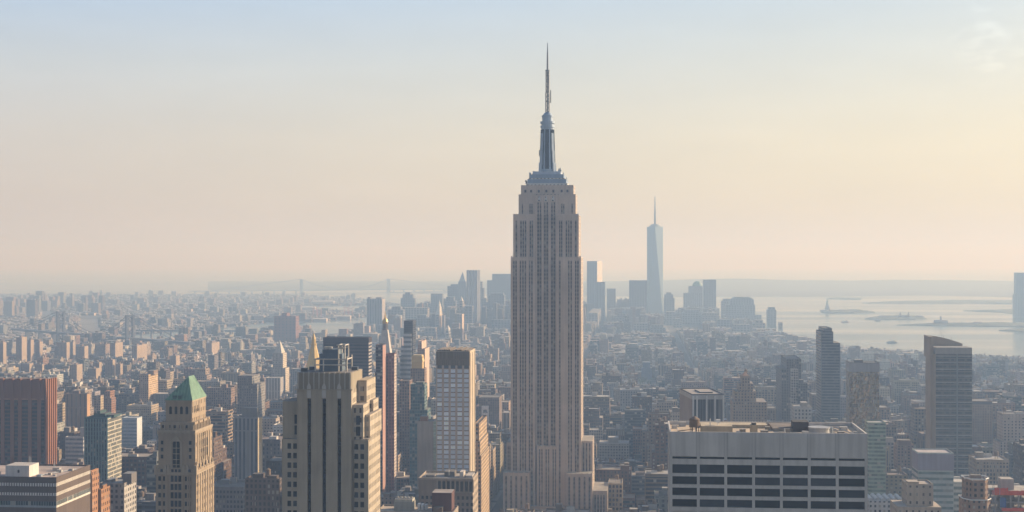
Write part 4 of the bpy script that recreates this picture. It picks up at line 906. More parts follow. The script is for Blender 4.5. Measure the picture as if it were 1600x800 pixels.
tower('apartment_tower', "maroon tower with pale lit edge, lower of the twin pink towers", 'tower', 603, 616, 1450, [(603, 616, 554)], St((.20, .105, .095), (3, 3.3, .35, .5), (.06, .05, .06), 1, (.2, .15, .14)), x2=619.5, vb=760, side=St((.5, .42, .38), (3, 3.3, .5, .5)))  # lit edge painted as a pale side colour
s = tower('apartment_tower', "slim black glass tower with white cantilevered pods beside the white clock tower", 'tower', 631, 645, 2120, [(631, 645, 502)], St((.05, .05, .06), (40, 3.4, .98, .7), (.02, .022, .03), .4, (.1, .1, .1)), x2=650, vb=600, ref="black glass tower")
for a, c, t, bt in ((627, 634, 540, 600), (631, 643, 520, 600), (625, 632, 556, 640)):
    g = MB(); g.box(s.X(a), s.X(c), s.f - 3, s.f, s.Z(bt), s.Z(t), St((.42, .42, .42), (40, 7, .98, .5), (.14, .15, .17), .4)); s.part(g, 'pod')
s = tower('office_tower', "brown brick tower topped by a gilded box above teal glass neighbour", 'tower', 640, 664, 1780, [(640, 664, 606), (641, 663, 577, 2)], BROWN.but(wall=(.26, .17, .12)), x2=668, vb=610, ref="gilded box tower")
g = MB(); g.box(s.X(643), s.X(659), s.f + 3, s.b - 3, s.Z(577), s.Z(557), PLAINST((.24, .15, .11))); g.prism([(s.X(642), s.f + 2.5), (s.X(660), s.f + 2.5), (s.X(660), s.b - 2.5), (s.X(642), s.b - 2.5)], s.Z(566), s.Z(555), DK, top=[(s.X(644), s.f + 4), (s.X(658), s.f + 4), (s.X(658), s.b - 4), (s.X(644), s.b - 4)]); s.part(g, 'crown', [GOLD])
tower('apartment_building', "plain brown brick tower in front of the gilded box tower", 'apartment block', 624, 640, 1600, [(624, 640, 596)], BROWN.but(wall=(.23, .15, .115)), dep=20, vb=740)
tower('apartment_tower', "narrow pink tower with a stepped top behind the blue-windowed tower", 'tower', 652, 660, 2000, [(652, 664, 545), (653, 659, 534)], St((.40, .28, .23), (3, 3.4, .4, .5)), x2=667, vb=600, side=St((.55, .42, .34)))
tower('apartment_tower', "teal glass tower with a curved top left of the blue-windowed tower", 'tower', 640, 663, 1380, [(640, 668, 640), (641, 663, 602, 1)], St((.15, .20, .20), (2.5, 3.3, .8, .7), (.08, .16, .18), 1, (.2, .2, .18)), x2=668, vb=760, bulk=[(648, 660, 598)], ref="teal curved tower")
s = tower('apartment_tower', "green balconied tower with a blank grey front beside the blue-windowed tower", 'tower', 652, 677, 1240, [(652, 677, 660)], St((.37, .33, .29)), x2=682, vb=745, side=St((.36, .42, .33), (3, 3.3, .8, .6), (.12, .2, .16), 1))
g = MB()
for k in range(27): g.box(s.X(677), s.X(677) + 1.4, s.f + 1, s.f + 6, s.Z(664) - 3.3 * k - .4, s.Z(664) - 3.3 * k, PLAINST((.5, .55, .45)), rmat=0, bottom=True)
s.part(g, 'balcony_stack')
g = MB()
g.box(s.X(655), s.X(666), -4, 4, s.last[4], s.last[4] + 4.5, PLAINST((.3, .16, .1))); s.part(g, 'bulkhead')
tower('apartment_building', "stepped old brown building sunlit on its right, between blue tower and skyscraper", 'apartment block', 740, 749, 1180, [(740, 752, 712), (740, 750, 690, 1), (741, 748, 664, 3)], BROWN.but(wall=(.27, .19, .13)), x2=763, vb=790, side=St((.48, .35, .23), (3, 3.6, .4, .55)), ref="stepped brown building")  # sun on the right side is put into the wall colour
def billboard():
    s = Site('billboard', "white wall billboard with two dark shapes between blue tower and skyscraper", 'billboard', 752.5, 763.5, 1900, dep=2, foot=False)
    g = MB(); g.box(s.X(752.5), s.X(763.5), s.f, s.b, s.Z(665), s.Z(634), PLAINST((.74, .72, .7)), rmat=0, bottom=True); s.part(g, 'panel')
    for a, c, p, q in ((754.5, 762, 645, 640), (755, 760.5, 657, 650)):
        g = MB(); g.prism([(s.X(a), s.f - .1), (s.X(c), s.f - .1), (s.X(c), s.f), (s.X(a), s.f)], s.Z(p), s.Z(q), PLAINST((.12, .12, .14)), top=[(s.X(a) + 1, s.f - .1), (s.X(c) - 1.6, s.f - .1), (s.X(c) - 1.6, s.f), (s.X(a) + 1, s.f)], rmat=0, bottom=True); s.part(g, 'picture')
    CAPS.append((750, 766, 1900, 668))
    tower('office_building', "brown office block carrying the white billboard", 'building', 748, 780, 1904, [(748, 780, 622)], BROWN.but(wall=(.2, .15, .13)), dep=40, vb=668)
billboard()

# right side
tower('office_building', "tan loft building with big windows just right of the skyscraper base", 'building', 950.5, 972.5, 1310, [(950.5, 972.5, 757)], TAN.but(wall=(.42, .34, .24), win=(3.6, 4.2, .62, .62)), dep=30, vb=800, tank=True)
tower('warehouse_building', "long white loft block with a flat roof left of the fin-fronted tower", 'building', 936, 983, 1750, [(936, 983, 694)], WHITEST.but(wall=(.44, .40, .35)), dep=34, vb=722, bulk=[(950, 966, 685)], tank=True)
tower('office_tower', "flat-topped tower fronted by white fins over dark glass above the pale slab", 'tower', 1081.5, 1131, 1150, [(1081.5, 1131, 618)], St((.10, .10, .11), (2.2, 60, .7, .98), (.03, .033, .04), .4, (.32, .29, .27)), x2=1062, vb=672, rot=-9, cap=(624, (.40, .38, .36)), fins=[1083, 1089, 1104, 1117, 1130], side=PLAINST((.27, .22, .19)), ref="fin-fronted tower", bulk=[(1100, 1120, 615)])
s = tower('office_tower', "old tan setback tower with a tiled crown right of the fin-fronted tower", 'tower', 1145, 1198, 1560, [(1145, 1198, 628), (1148, 1182, 612, 4), (1155, 1178, 600, 7), (1160, 1173, 590, 9)], BRICK.but(wall=(.30, .22, .16)), dep=44, vb=672, ref="tan setback tower", tank=True)
pyramid(s, 1161, 1172, s.Z(590), 583, plain("tiled_roof", (.33, .2, .13)), y0=s.f + 11, y1=s.b - 11)
tower('apartment_tower', "dark grey notched tower with a curved top left of tall stepped tower", 'tower', 1229, 1252, 1720, [(1221, 1252, 577), (1229, 1252, 562)], St((.13, .13, .14), (3, 3.4, .5, .6), (.05, .055, .065), 1), x2=1220, vb=660, ref="dark notched tower")
tower('apartment_tower', "cream window front attached to the dark grey notched tower", 'tower', 1236, 1247, 1700, [(1236, 1247, 578)], WHITEST.but(wall=(.40, .38, .36), win=(3.2, 3.3, .6, .55)), dep=9, vb=660)
tower('apartment_building', "dark block with small shoulder right of the dark grey notched tower", 'apartment block', 1247, 1262, 1690, [(1247, 1262, 600)], St((.12, .12, .13), (3, 3.3, .6, .6), (.05, .05, .06), 1), dep=16, vb=660, bulk=[(1249, 1256, 594)])
tower('office_building', "pale tan block with a small roof cabin right behind the pale slab", 'building', 1241, 1268, 1400, [(1241, 1268, 637)], WHITEST.but(wall=(.40, .38, .35)), dep=25, vb=670, bulk=[(1253, 1263, 630)])
tower('apartment_tower', "tall dark blue-grey stepped tower against the water", 'tower', 1283, 1313, 1750, [(1283, 1313, 536), (1283, 1302, 518), (1287, 1300, 514)], St((.14, .15, .17), (16, 3.6, .92, .55), (.045, .055, .07), .2, (.15, .15, .15)), x2=1275, vb=660, ref="tall stepped tower", side=St((.34, .29, .25), (3, 3.6, .3, .5)))
def gold_glass():
    s = tower('apartment_tower', "tower of rippling gold reflecting glass under a grey band", 'tower', 1327, 1374, 1520, [(1327, 1374, 568)], St((.20, .19, .18), (2.4, 3.5, .85, .85), (.36, .29, .19), 1.0, (.25, .25, .25)), x2=1322, vb=660, cap=(581, (.30, .30, .31)), ref="gold glass tower", bulk=[(1338, 1350, 563)])
    # wavy facade plates that pick up the bright sky unevenly
    rng = random.Random(11); g = MB(); X, Z = s.X, s.Z
    gl = plain("bronze_mirror", (.30, .26, .20), .12, .85, .25, .08)
    for i in range(20):
        for j in range(24):
            xa, xb = X(1328 + i * 2.28), X(1328 + (i + 1) * 2.28 - .35); za, zb = Z(583 + (j + 1) * 6.0 - .7), Z(583 + j * 6.0)
            if i > 9 and 6 < j < 22 and rng.random() < .55: continue
            t = [rng.uniform(-.5, .5) for _ in range(4)]
            g.face([(xa, s.f - .6 + t[0], za), (xb, s.f - .6 + t[1], za), (xb, s.f - .6 + t[2], zb), (xa, s.f - .6 + t[3], zb)], [(0, 0)] * 4, (1, 1, 1))
    s.part(g, 'glass_skin', [gl])
gold_glass()
tower('office_building', "pale green glass slab standing below the gold glass tower", 'building', 1357, 1384, 1250, [(1357, 1384, 662)], St((.27, .33, .26), (30, 3.5, .98, .55), (.13, .19, .15), .9, (.3, .3, .28)), dep=20, vb=752)
def curved_top():
    s = Site('apartment_tower', "tall dark banded tower with a tan edge and sloping curved roof on the right", 'tower', 1460, 1519, 1420, x2=1448.5, vb=752, ref="curved-roof tower", top=600)
    X, Z, f, b = s.X, s.Z, s.f, s.b
    st = St((.14, .12, .105), (7, 3.35, .93, .66), (.035, .04, .042), .25, (.2, .2, .2)); tan = PLAINST((.31, .24, .175)).but(roof=(.25, .23, .2)); m = MB()
    m.box(X(1462), X(1519), f, b - 6, 0, Z(553), st)
    m.box(X(1460), X(1462), f - .4, b - 6, 0, Z(553), tan); m.box(X(1458.5), X(1460), f + .6, b, 0, Z(553), tan)
    m.box(X(1462) - .2, X(1518.6), f - .5, b - 7, Z(553), Z(543), PLAINST((.31, .29, .27)).but(roof=(.25, .25, .25)))
    n = 10; x0, x1 = X(1455), X(1514)                               # curved fin wall behind
    for i in range(n):
        a, c = x0 + (x1 - x0) * i / n, x0 + (x1 - x0) * (i + 1) / n
        h = lambda t: Z(526.5 + 13 * t ** 1.7)
        m.prism([(a, b - 8), (c, b - 8), (c, b), (a, b)], Z(560), 0, tan, zt=[h(i / n), h((i + 1) / n), h((i + 1) / n), h(i / n)])
    m.box(x0, X(1460), f + 4, b - 8.003, 0, Z(527), tan); s.part(m, 'wall')
    g = MB(); k = 0; z = Z(556)
    while z > 15:
        for a, c in ((1462, 1494), (1497, 1518.7)): g.box(X(a), X(c), f - .35, f - .003, z - .55, z, PLAINST((.46, .45, .43)), rmat=0, bottom=True)
        z -= 6.7
    g.box(X(1494.6), X(1496.4), f - .5, f - .003, 0, Z(553), PLAINST((.2, .22, .22)), rmat=0); s.part(g, 'balcony_band')
    for px, h in ((1466, 3), (1485, 4), (1482, 7), (1498, 3)):
        g = MB(); g.bar((X(px), b - 4, Z(535)), (X(px), b - 4, Z(533) + h), .2, DK); s.part(g, 'roof_aerial', [STEEL])
curved_top()
s = tower('office_building', "pale glass office block with a mauve top band in the lower right", 'building', 1434.5, 1490, 1060, [(1434.5, 1490, 710)], St((.42, .45, .42), (30, 4.4, .98, .45), (.16, .22, .21), .5, (.42, .38, .38)), x2=1425, vb=800, cap=(735, (.27, .25, .29)), side=St((.45, .42, .4), (2.2, 4, .4, .7), (.2, .2, .2), .4), ref="mauve-topped glass block")
tower('office_building', "white and green banded annex right of the mauve-topped glass block", 'building', 1490, 1514, 1075, [(1490, 1514, 755)], St((.45, .46, .43), (30, 4.6, .98, .5), (.17, .22, .21), .5, (.45, .43, .4)), dep=22, vb=800)
tower('office_building', "blank tan building with a tall bulkhead at the lower right", 'building', 1402, 1471, 850, [(1402, 1471, 792), (1419, 1460, 760, 3)], St((.40, .33, .26), (4, 5, .3, .35), (.1, .08, .07), .8, (.4, .35, .3)), dep=24, vb=800, bulk=[(1422, 1440, 756)], tank=False)
def octagon():
    s = Site('apartment_building', "brown brick polygonal tower with a white trimmed parapet at the lower right", 'apartment block', 1510, 1549, 830, dep=15, vb=800, ref="brick polygonal tower", top=780)
    st = BRICK.but(wall=(.26, .17, .12), roof=(.16, .13, .12)); wt = PLAINST((.6, .57, .53)); w, d = s.w / 2, s.d / 2
    oc = lambda k: [(-w * k, -d * .3 * k), (-w * .55 * k, -d * k), (w * .55 * k, -d * k), (w * k, -d * .3 * k), (w * k, d * k), (-w * k, d * k)]
    m = MB(); m.prism(oc(1.12), 0, s.Z(782), st); m.prism(oc(.92), s.Z(782), s.Z(751), st); s.part(m, 'wall')
    g = MB(); pts = oc(.95)
    for i in range(6):
        p, q = pts[i], pts[(i + 1) % 6]; g.bar((*p, s.Z(749)), (*q, s.Z(749)), .4, DK); g.bar((*p, s.Z(751)), (*p, s.Z(748)), .3, DK)
        p, q = oc(1.14)[i], oc(1.14)[(i + 1) % 6]; g.bar((*p, s.Z(781)), (*q, s.Z(781)), .35, DK)
    s.part(g, 'parapet', [WHITE])
    g = MB(); g.box(-3, 3, -1, 3, s.Z(751), s.Z(745), PLAINST((.24, .18, .14))); s.part(g, 'bulkhead')
octagon()
def construction():
    s = Site('construction_site', "unfinished concrete tower wrapped in red safety netting at the right edge", 'building', 1553, 1640, 840, dep=26, vb=800, top=775, ref="red-netted site")
    X, Z, f, b = s.X, s.Z, s.f, s.b; cc = PLAINST((.34, .31, .29)).but(roof=(.38, .35, .32)); m = MB()
    zs = [Z(800 - 15.5 * k) for k in range(3)]
    for z in [zs[0] - 5.8 * k for k in range(6)] + zs[1:]: m.box(X(1553), X(1640), f, b, z - .5, z, cc, bottom=True)
    for px in range(1556, 1640, 12):
        for y in (f + 1, 0, b - 1): m.box(X(px) - .4, X(px) + .4, y - .4, y + .4, 0, zs[2], cc)
    m.box(X(1570), X(1590), -5, 4, 0, Z(752), cc); s.part(m, 'frame')
    red = plain("red_netting", (.62, .10, .06), .8, 0, .3, .8)
    rng = random.Random(8)
    for (a, c, p, q) in ((1550, 1640, 774, 766), (1553, 1575, 770, 762), (1565, 1640, 799, 793)):
        g = MB(); xs = [X(a + (c - a) * i / 14) for i in range(15)]
        for i in range(14):
            t, u = rng.uniform(0, .7), rng.uniform(0, .7); g.face([(xs[i], f - .3, Z(p)), (xs[i + 1], f - .3, Z(p)), (xs[i + 1], f - .3 - u * .3, Z(q) - u), (xs[i], f - .3 - t * .3, Z(q) - t)], [(0, 0)] * 4, (1, 1, 1))
            g.face([(xs[i], f - .1, Z(p)), (xs[i], f - .1 , Z(q) - t), (xs[i + 1], f - .1, Z(q) - u), (xs[i + 1], f - .1, Z(p))], [(0, 0)] * 4, (1, 1, 1))
        s.part(g, 'safety_net', [red])
    g = MB(); g.box(X(1562), X(1572), f - .25, f + .1, Z(793), Z(778), DK); s.part(g, 'tarpaulin', [plain("blue_tarpaulin", (.06, .12, .3), .7)])
    for px in (1551, 1553, 1562): g = MB(); g.bar((X(px), f - .5, 0), (X(px), f - .5, Z(757)), .14, DK); s.part(g, 'scaffold_pole', [STEEL])
    g = MB(); g.bar((X(1540), f + 3, Z(752)), (X(1552), f + 3, Z(752)), .3, DK); g.bar((X(1541), f + 3, Z(775)), (X(1541), f + 3, Z(740)), .22, DK); s.part(g, 'hoist', [plain("cream_steel", (.55, .5, .43))])
construction()
def arched():
    s = Site('warehouse_building', "low white building with a row of arched skylights right of the pale slab", 'building', 1357, 1414, 1040, dep=26, vb=800, top=785)
    m = MB(); st = WHITEST.but(wall=(.45, .44, .43), roof=(.40, .39, .38)); m.box(s.X(1357), s.X(1414), s.f, s.b, 0, s.Z(783), st); s.part(m, 'wall')
    for i in range(6):
        g = MB(); c0 = s.X(1362 + i * 9.4); r = 1.9; n = 6
        for k in range(n):
            a, c = math.pi * k / n, math.pi * (k + 1) / n
            p = lambda t, y: (c0 - r * math.cos(t), y, s.Z(783) + r * math.sin(t))
            g.face([p(a, s.f + 2), p(a, s.b - 2), p(c, s.b - 2), p(c, s.f + 2)][::-1], [(0, 0)] * 4, (1, 1, 1))
        g.face([(c0 - r * math.cos(math.pi * k / n), s.f + 2, s.Z(783) + r * math.sin(math.pi * k / n)) for k in range(n, -1, -1)], [(0, 0)] * (n + 1), (1, 1, 1))
        s.part(g, 'skylight', [plain("pale_metal", (.45, .45, .45), .5, .3)])
arched()
tower('apartment_building', "brick apartment slab right of the curved-roof tower", 'apartment block', 1519, 1550, 1750, [(1519, 1550, 628)], BRICK.but(wall=(.31, .21, .16)), dep=30, vb=690, cap=(632, (.14, .12, .12)))
tower('apartment_building', "reddish building with a crimson rooftop frame left of the curved-roof tower", 'apartment block', 1402, 1428, 1500, [(1402, 1428, 697)], BRICK.but(wall=(.25, .17, .15)), dep=22, vb=735, bulk=[(1405, 1425, 689)])
tower('office_tower', "tower under a blue wrap standing alone right of the skyscraper", 'tower', 1002, 1019, 3050, [(1002, 1019, 575), (1004, 1016, 566)], St((.16, .20, .27), (4, 4, .3, .4), (.1, .13, .2), .5, (.2, .22, .25)), dep=22, vb=605, ref="blue wrapped tower")

# ------------------------------------------------------------------ downtown and the far shore
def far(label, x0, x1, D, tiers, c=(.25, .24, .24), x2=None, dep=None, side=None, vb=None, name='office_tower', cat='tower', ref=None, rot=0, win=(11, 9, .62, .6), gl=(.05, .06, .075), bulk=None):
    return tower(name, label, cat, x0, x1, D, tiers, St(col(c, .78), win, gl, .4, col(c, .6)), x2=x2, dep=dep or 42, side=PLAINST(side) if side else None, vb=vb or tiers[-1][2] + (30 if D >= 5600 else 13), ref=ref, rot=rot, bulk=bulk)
def glass_giant():
    s = Site('skyscraper', "tall tapering blue glass skyscraper with a thin spire on the far skyline", 'skyscraper', 1011, 1036, 5890, dep=67, vb=490, ref="blue glass spire tower", top=430)
    h = s.w / 2; z0, z1 = s.Z(500), s.Z(354); gl = plain("sky_blue_glass", (.25, .33, .40), .32, .8, .08, .02)
    m = MB(); B = [(-h, -h), (h, -h), (h, h), (-h, h)]
    m.box(-h, h, -h, h, 0, z0, DK); c, sn = 0, -h; r = h * 1.0
    T = [(0, -r), (r, 0), (0, r), (-r, 0)]
    for i in range(4):
        a, bq = B[i], B[(i + 1) % 4]
        m.face([(*a, z0), (*bq, z0), (*T[i], z1)], [(0, 0)] * 3, (1, 1, 1))
        m.face([(*bq, z0), (*T[(i + 1) % 4], z1), (*T[i], z1)], [(0, 0)] * 3, (1, 1, 1))
    m.face([(*t, z1) for t in T], [(0, 0)] * 4, (1, 1, 1)); s.part(m, 'glass_body', [gl])
    g = MB(); g.cyl(0, 0, r * .72, r * .72, z1, s.Z(352), DK, 16); g.cyl(0, 0, r * .5, r * .5, s.Z(352), s.Z(350), DK, 16); s.part(g, 'crown_ring', [STEEL])
    g = MB(); g.cyl(0, 0, 4.2, 3.4, s.Z(350), s.Z(330), DK, 8); g.cyl(0, 0, 3.2, 1.3, s.Z(330), s.Z(306), DK, 8)
    for py in (343, 338, 332): g.cyl(0, 0, 4.4, 4.4, s.Z(py), s.Z(py - 1), DK, 8, bottom=True)
    s.part(g, 'spire', [DARKMETAL])
glass_giant()
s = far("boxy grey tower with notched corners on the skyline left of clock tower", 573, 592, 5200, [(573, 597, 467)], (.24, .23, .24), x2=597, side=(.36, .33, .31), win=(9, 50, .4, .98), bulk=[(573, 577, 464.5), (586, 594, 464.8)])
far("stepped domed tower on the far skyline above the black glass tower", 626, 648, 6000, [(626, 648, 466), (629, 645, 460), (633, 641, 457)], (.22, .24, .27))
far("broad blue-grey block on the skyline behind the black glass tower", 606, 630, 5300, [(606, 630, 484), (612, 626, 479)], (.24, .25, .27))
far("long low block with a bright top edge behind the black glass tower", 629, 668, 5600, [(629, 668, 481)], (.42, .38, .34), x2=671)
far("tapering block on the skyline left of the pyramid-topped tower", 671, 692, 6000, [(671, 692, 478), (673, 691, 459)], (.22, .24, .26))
s = far("slim courthouse tower with a steep lit pyramid top", 680, 687, 4900, [(680, 687, 492)], (.32, .28, .25), x2=693, side=(.55, .44, .34), vb=530, ref="pyramid-topped tower"); pyramid(s, 680, 687, s.Z(492), 470, plain("pale_stone", (.46, .43, .38)))  # side colour lifted to paint the sunlit face
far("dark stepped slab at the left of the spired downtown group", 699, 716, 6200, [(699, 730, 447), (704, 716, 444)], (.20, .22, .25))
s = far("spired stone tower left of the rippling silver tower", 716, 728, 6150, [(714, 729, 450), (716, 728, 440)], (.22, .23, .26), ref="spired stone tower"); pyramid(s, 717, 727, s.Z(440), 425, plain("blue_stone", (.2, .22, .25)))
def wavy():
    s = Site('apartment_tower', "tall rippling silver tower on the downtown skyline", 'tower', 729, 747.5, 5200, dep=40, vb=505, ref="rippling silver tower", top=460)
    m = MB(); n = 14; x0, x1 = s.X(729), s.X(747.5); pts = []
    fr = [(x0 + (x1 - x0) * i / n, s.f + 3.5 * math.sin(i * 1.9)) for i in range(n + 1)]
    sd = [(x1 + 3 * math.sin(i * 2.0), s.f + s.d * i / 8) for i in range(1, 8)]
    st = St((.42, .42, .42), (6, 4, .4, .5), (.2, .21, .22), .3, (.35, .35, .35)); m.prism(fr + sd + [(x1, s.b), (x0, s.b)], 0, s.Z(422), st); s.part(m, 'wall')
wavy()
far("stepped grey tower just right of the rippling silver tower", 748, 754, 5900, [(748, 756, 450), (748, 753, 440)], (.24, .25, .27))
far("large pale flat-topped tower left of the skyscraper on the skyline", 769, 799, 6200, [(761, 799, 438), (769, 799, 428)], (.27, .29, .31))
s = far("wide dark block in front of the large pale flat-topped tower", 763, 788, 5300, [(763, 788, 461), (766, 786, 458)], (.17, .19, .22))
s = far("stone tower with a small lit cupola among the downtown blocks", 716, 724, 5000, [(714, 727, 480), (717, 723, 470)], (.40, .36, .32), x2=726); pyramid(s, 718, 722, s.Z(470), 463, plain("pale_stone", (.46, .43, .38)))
far("slab with a bright lit side below the rippling silver tower", 714, 722, 4700, [(714, 722, 491)], (.28, .25, .23), x2=725, side=(.52, .42, .34), name='apartment_building', cat='apartment block')  # the bright side is painted in, paler than the front
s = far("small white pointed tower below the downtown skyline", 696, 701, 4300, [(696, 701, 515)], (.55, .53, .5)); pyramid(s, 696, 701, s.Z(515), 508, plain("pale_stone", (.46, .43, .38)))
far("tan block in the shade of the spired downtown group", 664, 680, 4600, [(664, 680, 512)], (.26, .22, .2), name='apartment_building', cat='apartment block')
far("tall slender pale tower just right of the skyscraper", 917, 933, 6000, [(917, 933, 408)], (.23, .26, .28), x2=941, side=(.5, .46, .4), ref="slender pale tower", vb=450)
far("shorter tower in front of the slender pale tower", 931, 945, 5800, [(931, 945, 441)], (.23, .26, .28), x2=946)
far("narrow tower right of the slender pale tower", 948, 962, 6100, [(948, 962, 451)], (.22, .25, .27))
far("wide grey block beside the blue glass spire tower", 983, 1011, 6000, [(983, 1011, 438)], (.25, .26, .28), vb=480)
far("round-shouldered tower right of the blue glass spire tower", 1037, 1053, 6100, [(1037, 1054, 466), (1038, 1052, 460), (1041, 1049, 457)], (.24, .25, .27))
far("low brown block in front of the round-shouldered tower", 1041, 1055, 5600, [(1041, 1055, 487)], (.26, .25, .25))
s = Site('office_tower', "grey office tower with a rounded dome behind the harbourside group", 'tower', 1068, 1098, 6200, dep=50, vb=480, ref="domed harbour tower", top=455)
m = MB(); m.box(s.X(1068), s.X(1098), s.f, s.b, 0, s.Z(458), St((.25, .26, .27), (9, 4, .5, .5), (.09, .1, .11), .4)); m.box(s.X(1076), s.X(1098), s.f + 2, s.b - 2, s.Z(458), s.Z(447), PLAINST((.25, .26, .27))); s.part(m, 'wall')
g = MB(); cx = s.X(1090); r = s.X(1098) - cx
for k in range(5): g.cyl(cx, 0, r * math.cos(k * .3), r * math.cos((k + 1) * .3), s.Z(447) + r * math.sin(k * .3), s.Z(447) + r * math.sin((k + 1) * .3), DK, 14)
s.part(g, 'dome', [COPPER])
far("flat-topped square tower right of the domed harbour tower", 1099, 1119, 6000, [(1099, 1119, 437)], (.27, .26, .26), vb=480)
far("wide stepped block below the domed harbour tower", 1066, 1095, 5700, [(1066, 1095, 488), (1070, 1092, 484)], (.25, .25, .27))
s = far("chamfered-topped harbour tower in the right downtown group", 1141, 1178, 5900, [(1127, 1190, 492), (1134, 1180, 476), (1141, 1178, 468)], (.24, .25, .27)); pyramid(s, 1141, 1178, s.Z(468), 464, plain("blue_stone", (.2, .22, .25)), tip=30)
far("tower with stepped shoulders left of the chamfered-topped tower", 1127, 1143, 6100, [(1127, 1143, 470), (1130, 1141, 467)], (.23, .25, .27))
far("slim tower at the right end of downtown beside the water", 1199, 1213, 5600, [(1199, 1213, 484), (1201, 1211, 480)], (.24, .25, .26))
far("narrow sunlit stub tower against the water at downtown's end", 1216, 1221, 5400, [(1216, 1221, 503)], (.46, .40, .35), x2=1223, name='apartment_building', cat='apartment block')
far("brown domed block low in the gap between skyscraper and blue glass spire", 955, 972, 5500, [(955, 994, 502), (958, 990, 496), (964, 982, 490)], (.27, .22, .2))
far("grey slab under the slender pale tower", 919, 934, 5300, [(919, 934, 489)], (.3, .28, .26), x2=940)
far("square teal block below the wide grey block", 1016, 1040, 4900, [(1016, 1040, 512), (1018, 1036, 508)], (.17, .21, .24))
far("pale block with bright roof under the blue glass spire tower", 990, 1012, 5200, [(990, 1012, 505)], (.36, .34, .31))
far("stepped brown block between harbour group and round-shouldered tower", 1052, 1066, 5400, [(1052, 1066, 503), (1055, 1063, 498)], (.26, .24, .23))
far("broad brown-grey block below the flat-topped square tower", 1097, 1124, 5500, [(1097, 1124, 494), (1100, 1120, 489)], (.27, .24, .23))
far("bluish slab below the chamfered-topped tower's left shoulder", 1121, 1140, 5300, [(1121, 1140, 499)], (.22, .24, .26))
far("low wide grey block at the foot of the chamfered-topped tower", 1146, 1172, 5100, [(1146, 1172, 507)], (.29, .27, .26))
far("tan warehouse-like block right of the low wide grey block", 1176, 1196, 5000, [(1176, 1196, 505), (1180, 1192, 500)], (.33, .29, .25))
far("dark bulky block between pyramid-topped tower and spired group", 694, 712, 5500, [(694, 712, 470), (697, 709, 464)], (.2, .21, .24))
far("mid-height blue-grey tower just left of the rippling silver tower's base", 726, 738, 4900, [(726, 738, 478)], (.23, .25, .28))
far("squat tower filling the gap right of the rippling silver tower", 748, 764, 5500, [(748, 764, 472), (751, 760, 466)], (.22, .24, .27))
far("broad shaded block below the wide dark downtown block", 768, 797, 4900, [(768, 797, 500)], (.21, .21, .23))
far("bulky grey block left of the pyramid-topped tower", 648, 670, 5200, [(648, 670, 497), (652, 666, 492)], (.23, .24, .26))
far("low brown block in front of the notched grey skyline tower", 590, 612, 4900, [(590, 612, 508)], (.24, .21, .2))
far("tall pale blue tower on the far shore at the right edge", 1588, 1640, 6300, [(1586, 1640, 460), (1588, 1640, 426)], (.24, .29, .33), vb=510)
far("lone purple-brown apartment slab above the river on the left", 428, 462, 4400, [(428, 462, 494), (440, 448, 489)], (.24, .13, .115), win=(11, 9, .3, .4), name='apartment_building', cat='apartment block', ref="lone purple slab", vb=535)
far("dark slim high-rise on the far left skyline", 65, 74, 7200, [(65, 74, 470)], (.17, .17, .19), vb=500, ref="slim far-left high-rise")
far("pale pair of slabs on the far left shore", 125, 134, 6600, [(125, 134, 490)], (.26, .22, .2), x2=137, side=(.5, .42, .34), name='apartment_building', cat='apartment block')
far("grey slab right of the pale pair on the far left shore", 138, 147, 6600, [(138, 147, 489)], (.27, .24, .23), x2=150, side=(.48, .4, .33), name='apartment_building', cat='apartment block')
# housing slabs on the left, sun on the end walls put into their colour
HS = [(-2, 5, 10, 535, 574), (25, 34, 42, 527, 566), (43, 48, 53, 531, 562), (55, 62, 67, 534, 560), (88, 104, 109, 535, 560), (110, 114, 118, 534, 558), (118, 132, 138, 541, 565), (164, 171, 175, 563, 592), (32, 46, 52, 568, 586), (54, 66, 69, 569, 585), (109, 120, 129, 570, 601), (145, 155, 159, 566, 590), (166, 176, 180, 562, 592), (181, 188, 192, 569, 592), (137, 150, 157, 576, 596),
      (172, 180, 192, 536, 560), (206, 214, 222, 540, 566), (214, 222, 230, 538, 563), (266, 275, 281, 556, 575), (322, 331, 343, 536, 552), (85, 92, 98, 541, 560), (480, 487, 493, 545, 560)]
for i, (a, c, e, t, bt) in enumerate(HS):
    D = F * (CAMZ - 6) / (bt - EY + 6)
    D = min(D, 4300); rk = sum(1 for h in HS[:i + 1] if h[4] // 30 == bt // 30)
    row = {18: "far row", 17: "far row", 19: "nearer row", 20: "front row"}.get(bt // 30, "row")
    order = sorted([h for h in HS if h[4] // 30 == bt // 30]); pos = order.index(HS[i]) + 1
    words = ["first", "second", "third", "fourth", "fifth", "sixth", "seventh", "eighth", "ninth", "tenth", "eleventh", "twelfth", "thirteenth", "fourteenth", "fifteenth", "sixteenth", "seventeenth", "eighteenth"]
    k = i % 3
    tower('housing_slab', f"brown brick housing slab with sunlit end wall, {words[pos - 1]} from the left in the {row}", 'apartment block', a, c, D, [(a, c, t)], St(((.22, .15, .125), (.25, .175, .14), (.2, .145, .13))[k], (4, 3, .4, .5), (.09, .08, .08), .5), x2=e, vb=bt - 4, side=PLAINST((.35, .275, .21)), bulk=[((a + c) / 2 - 1.5, (a + c) / 2 + 1.5, t - 2.2)], group="brick housing slabs on the left")

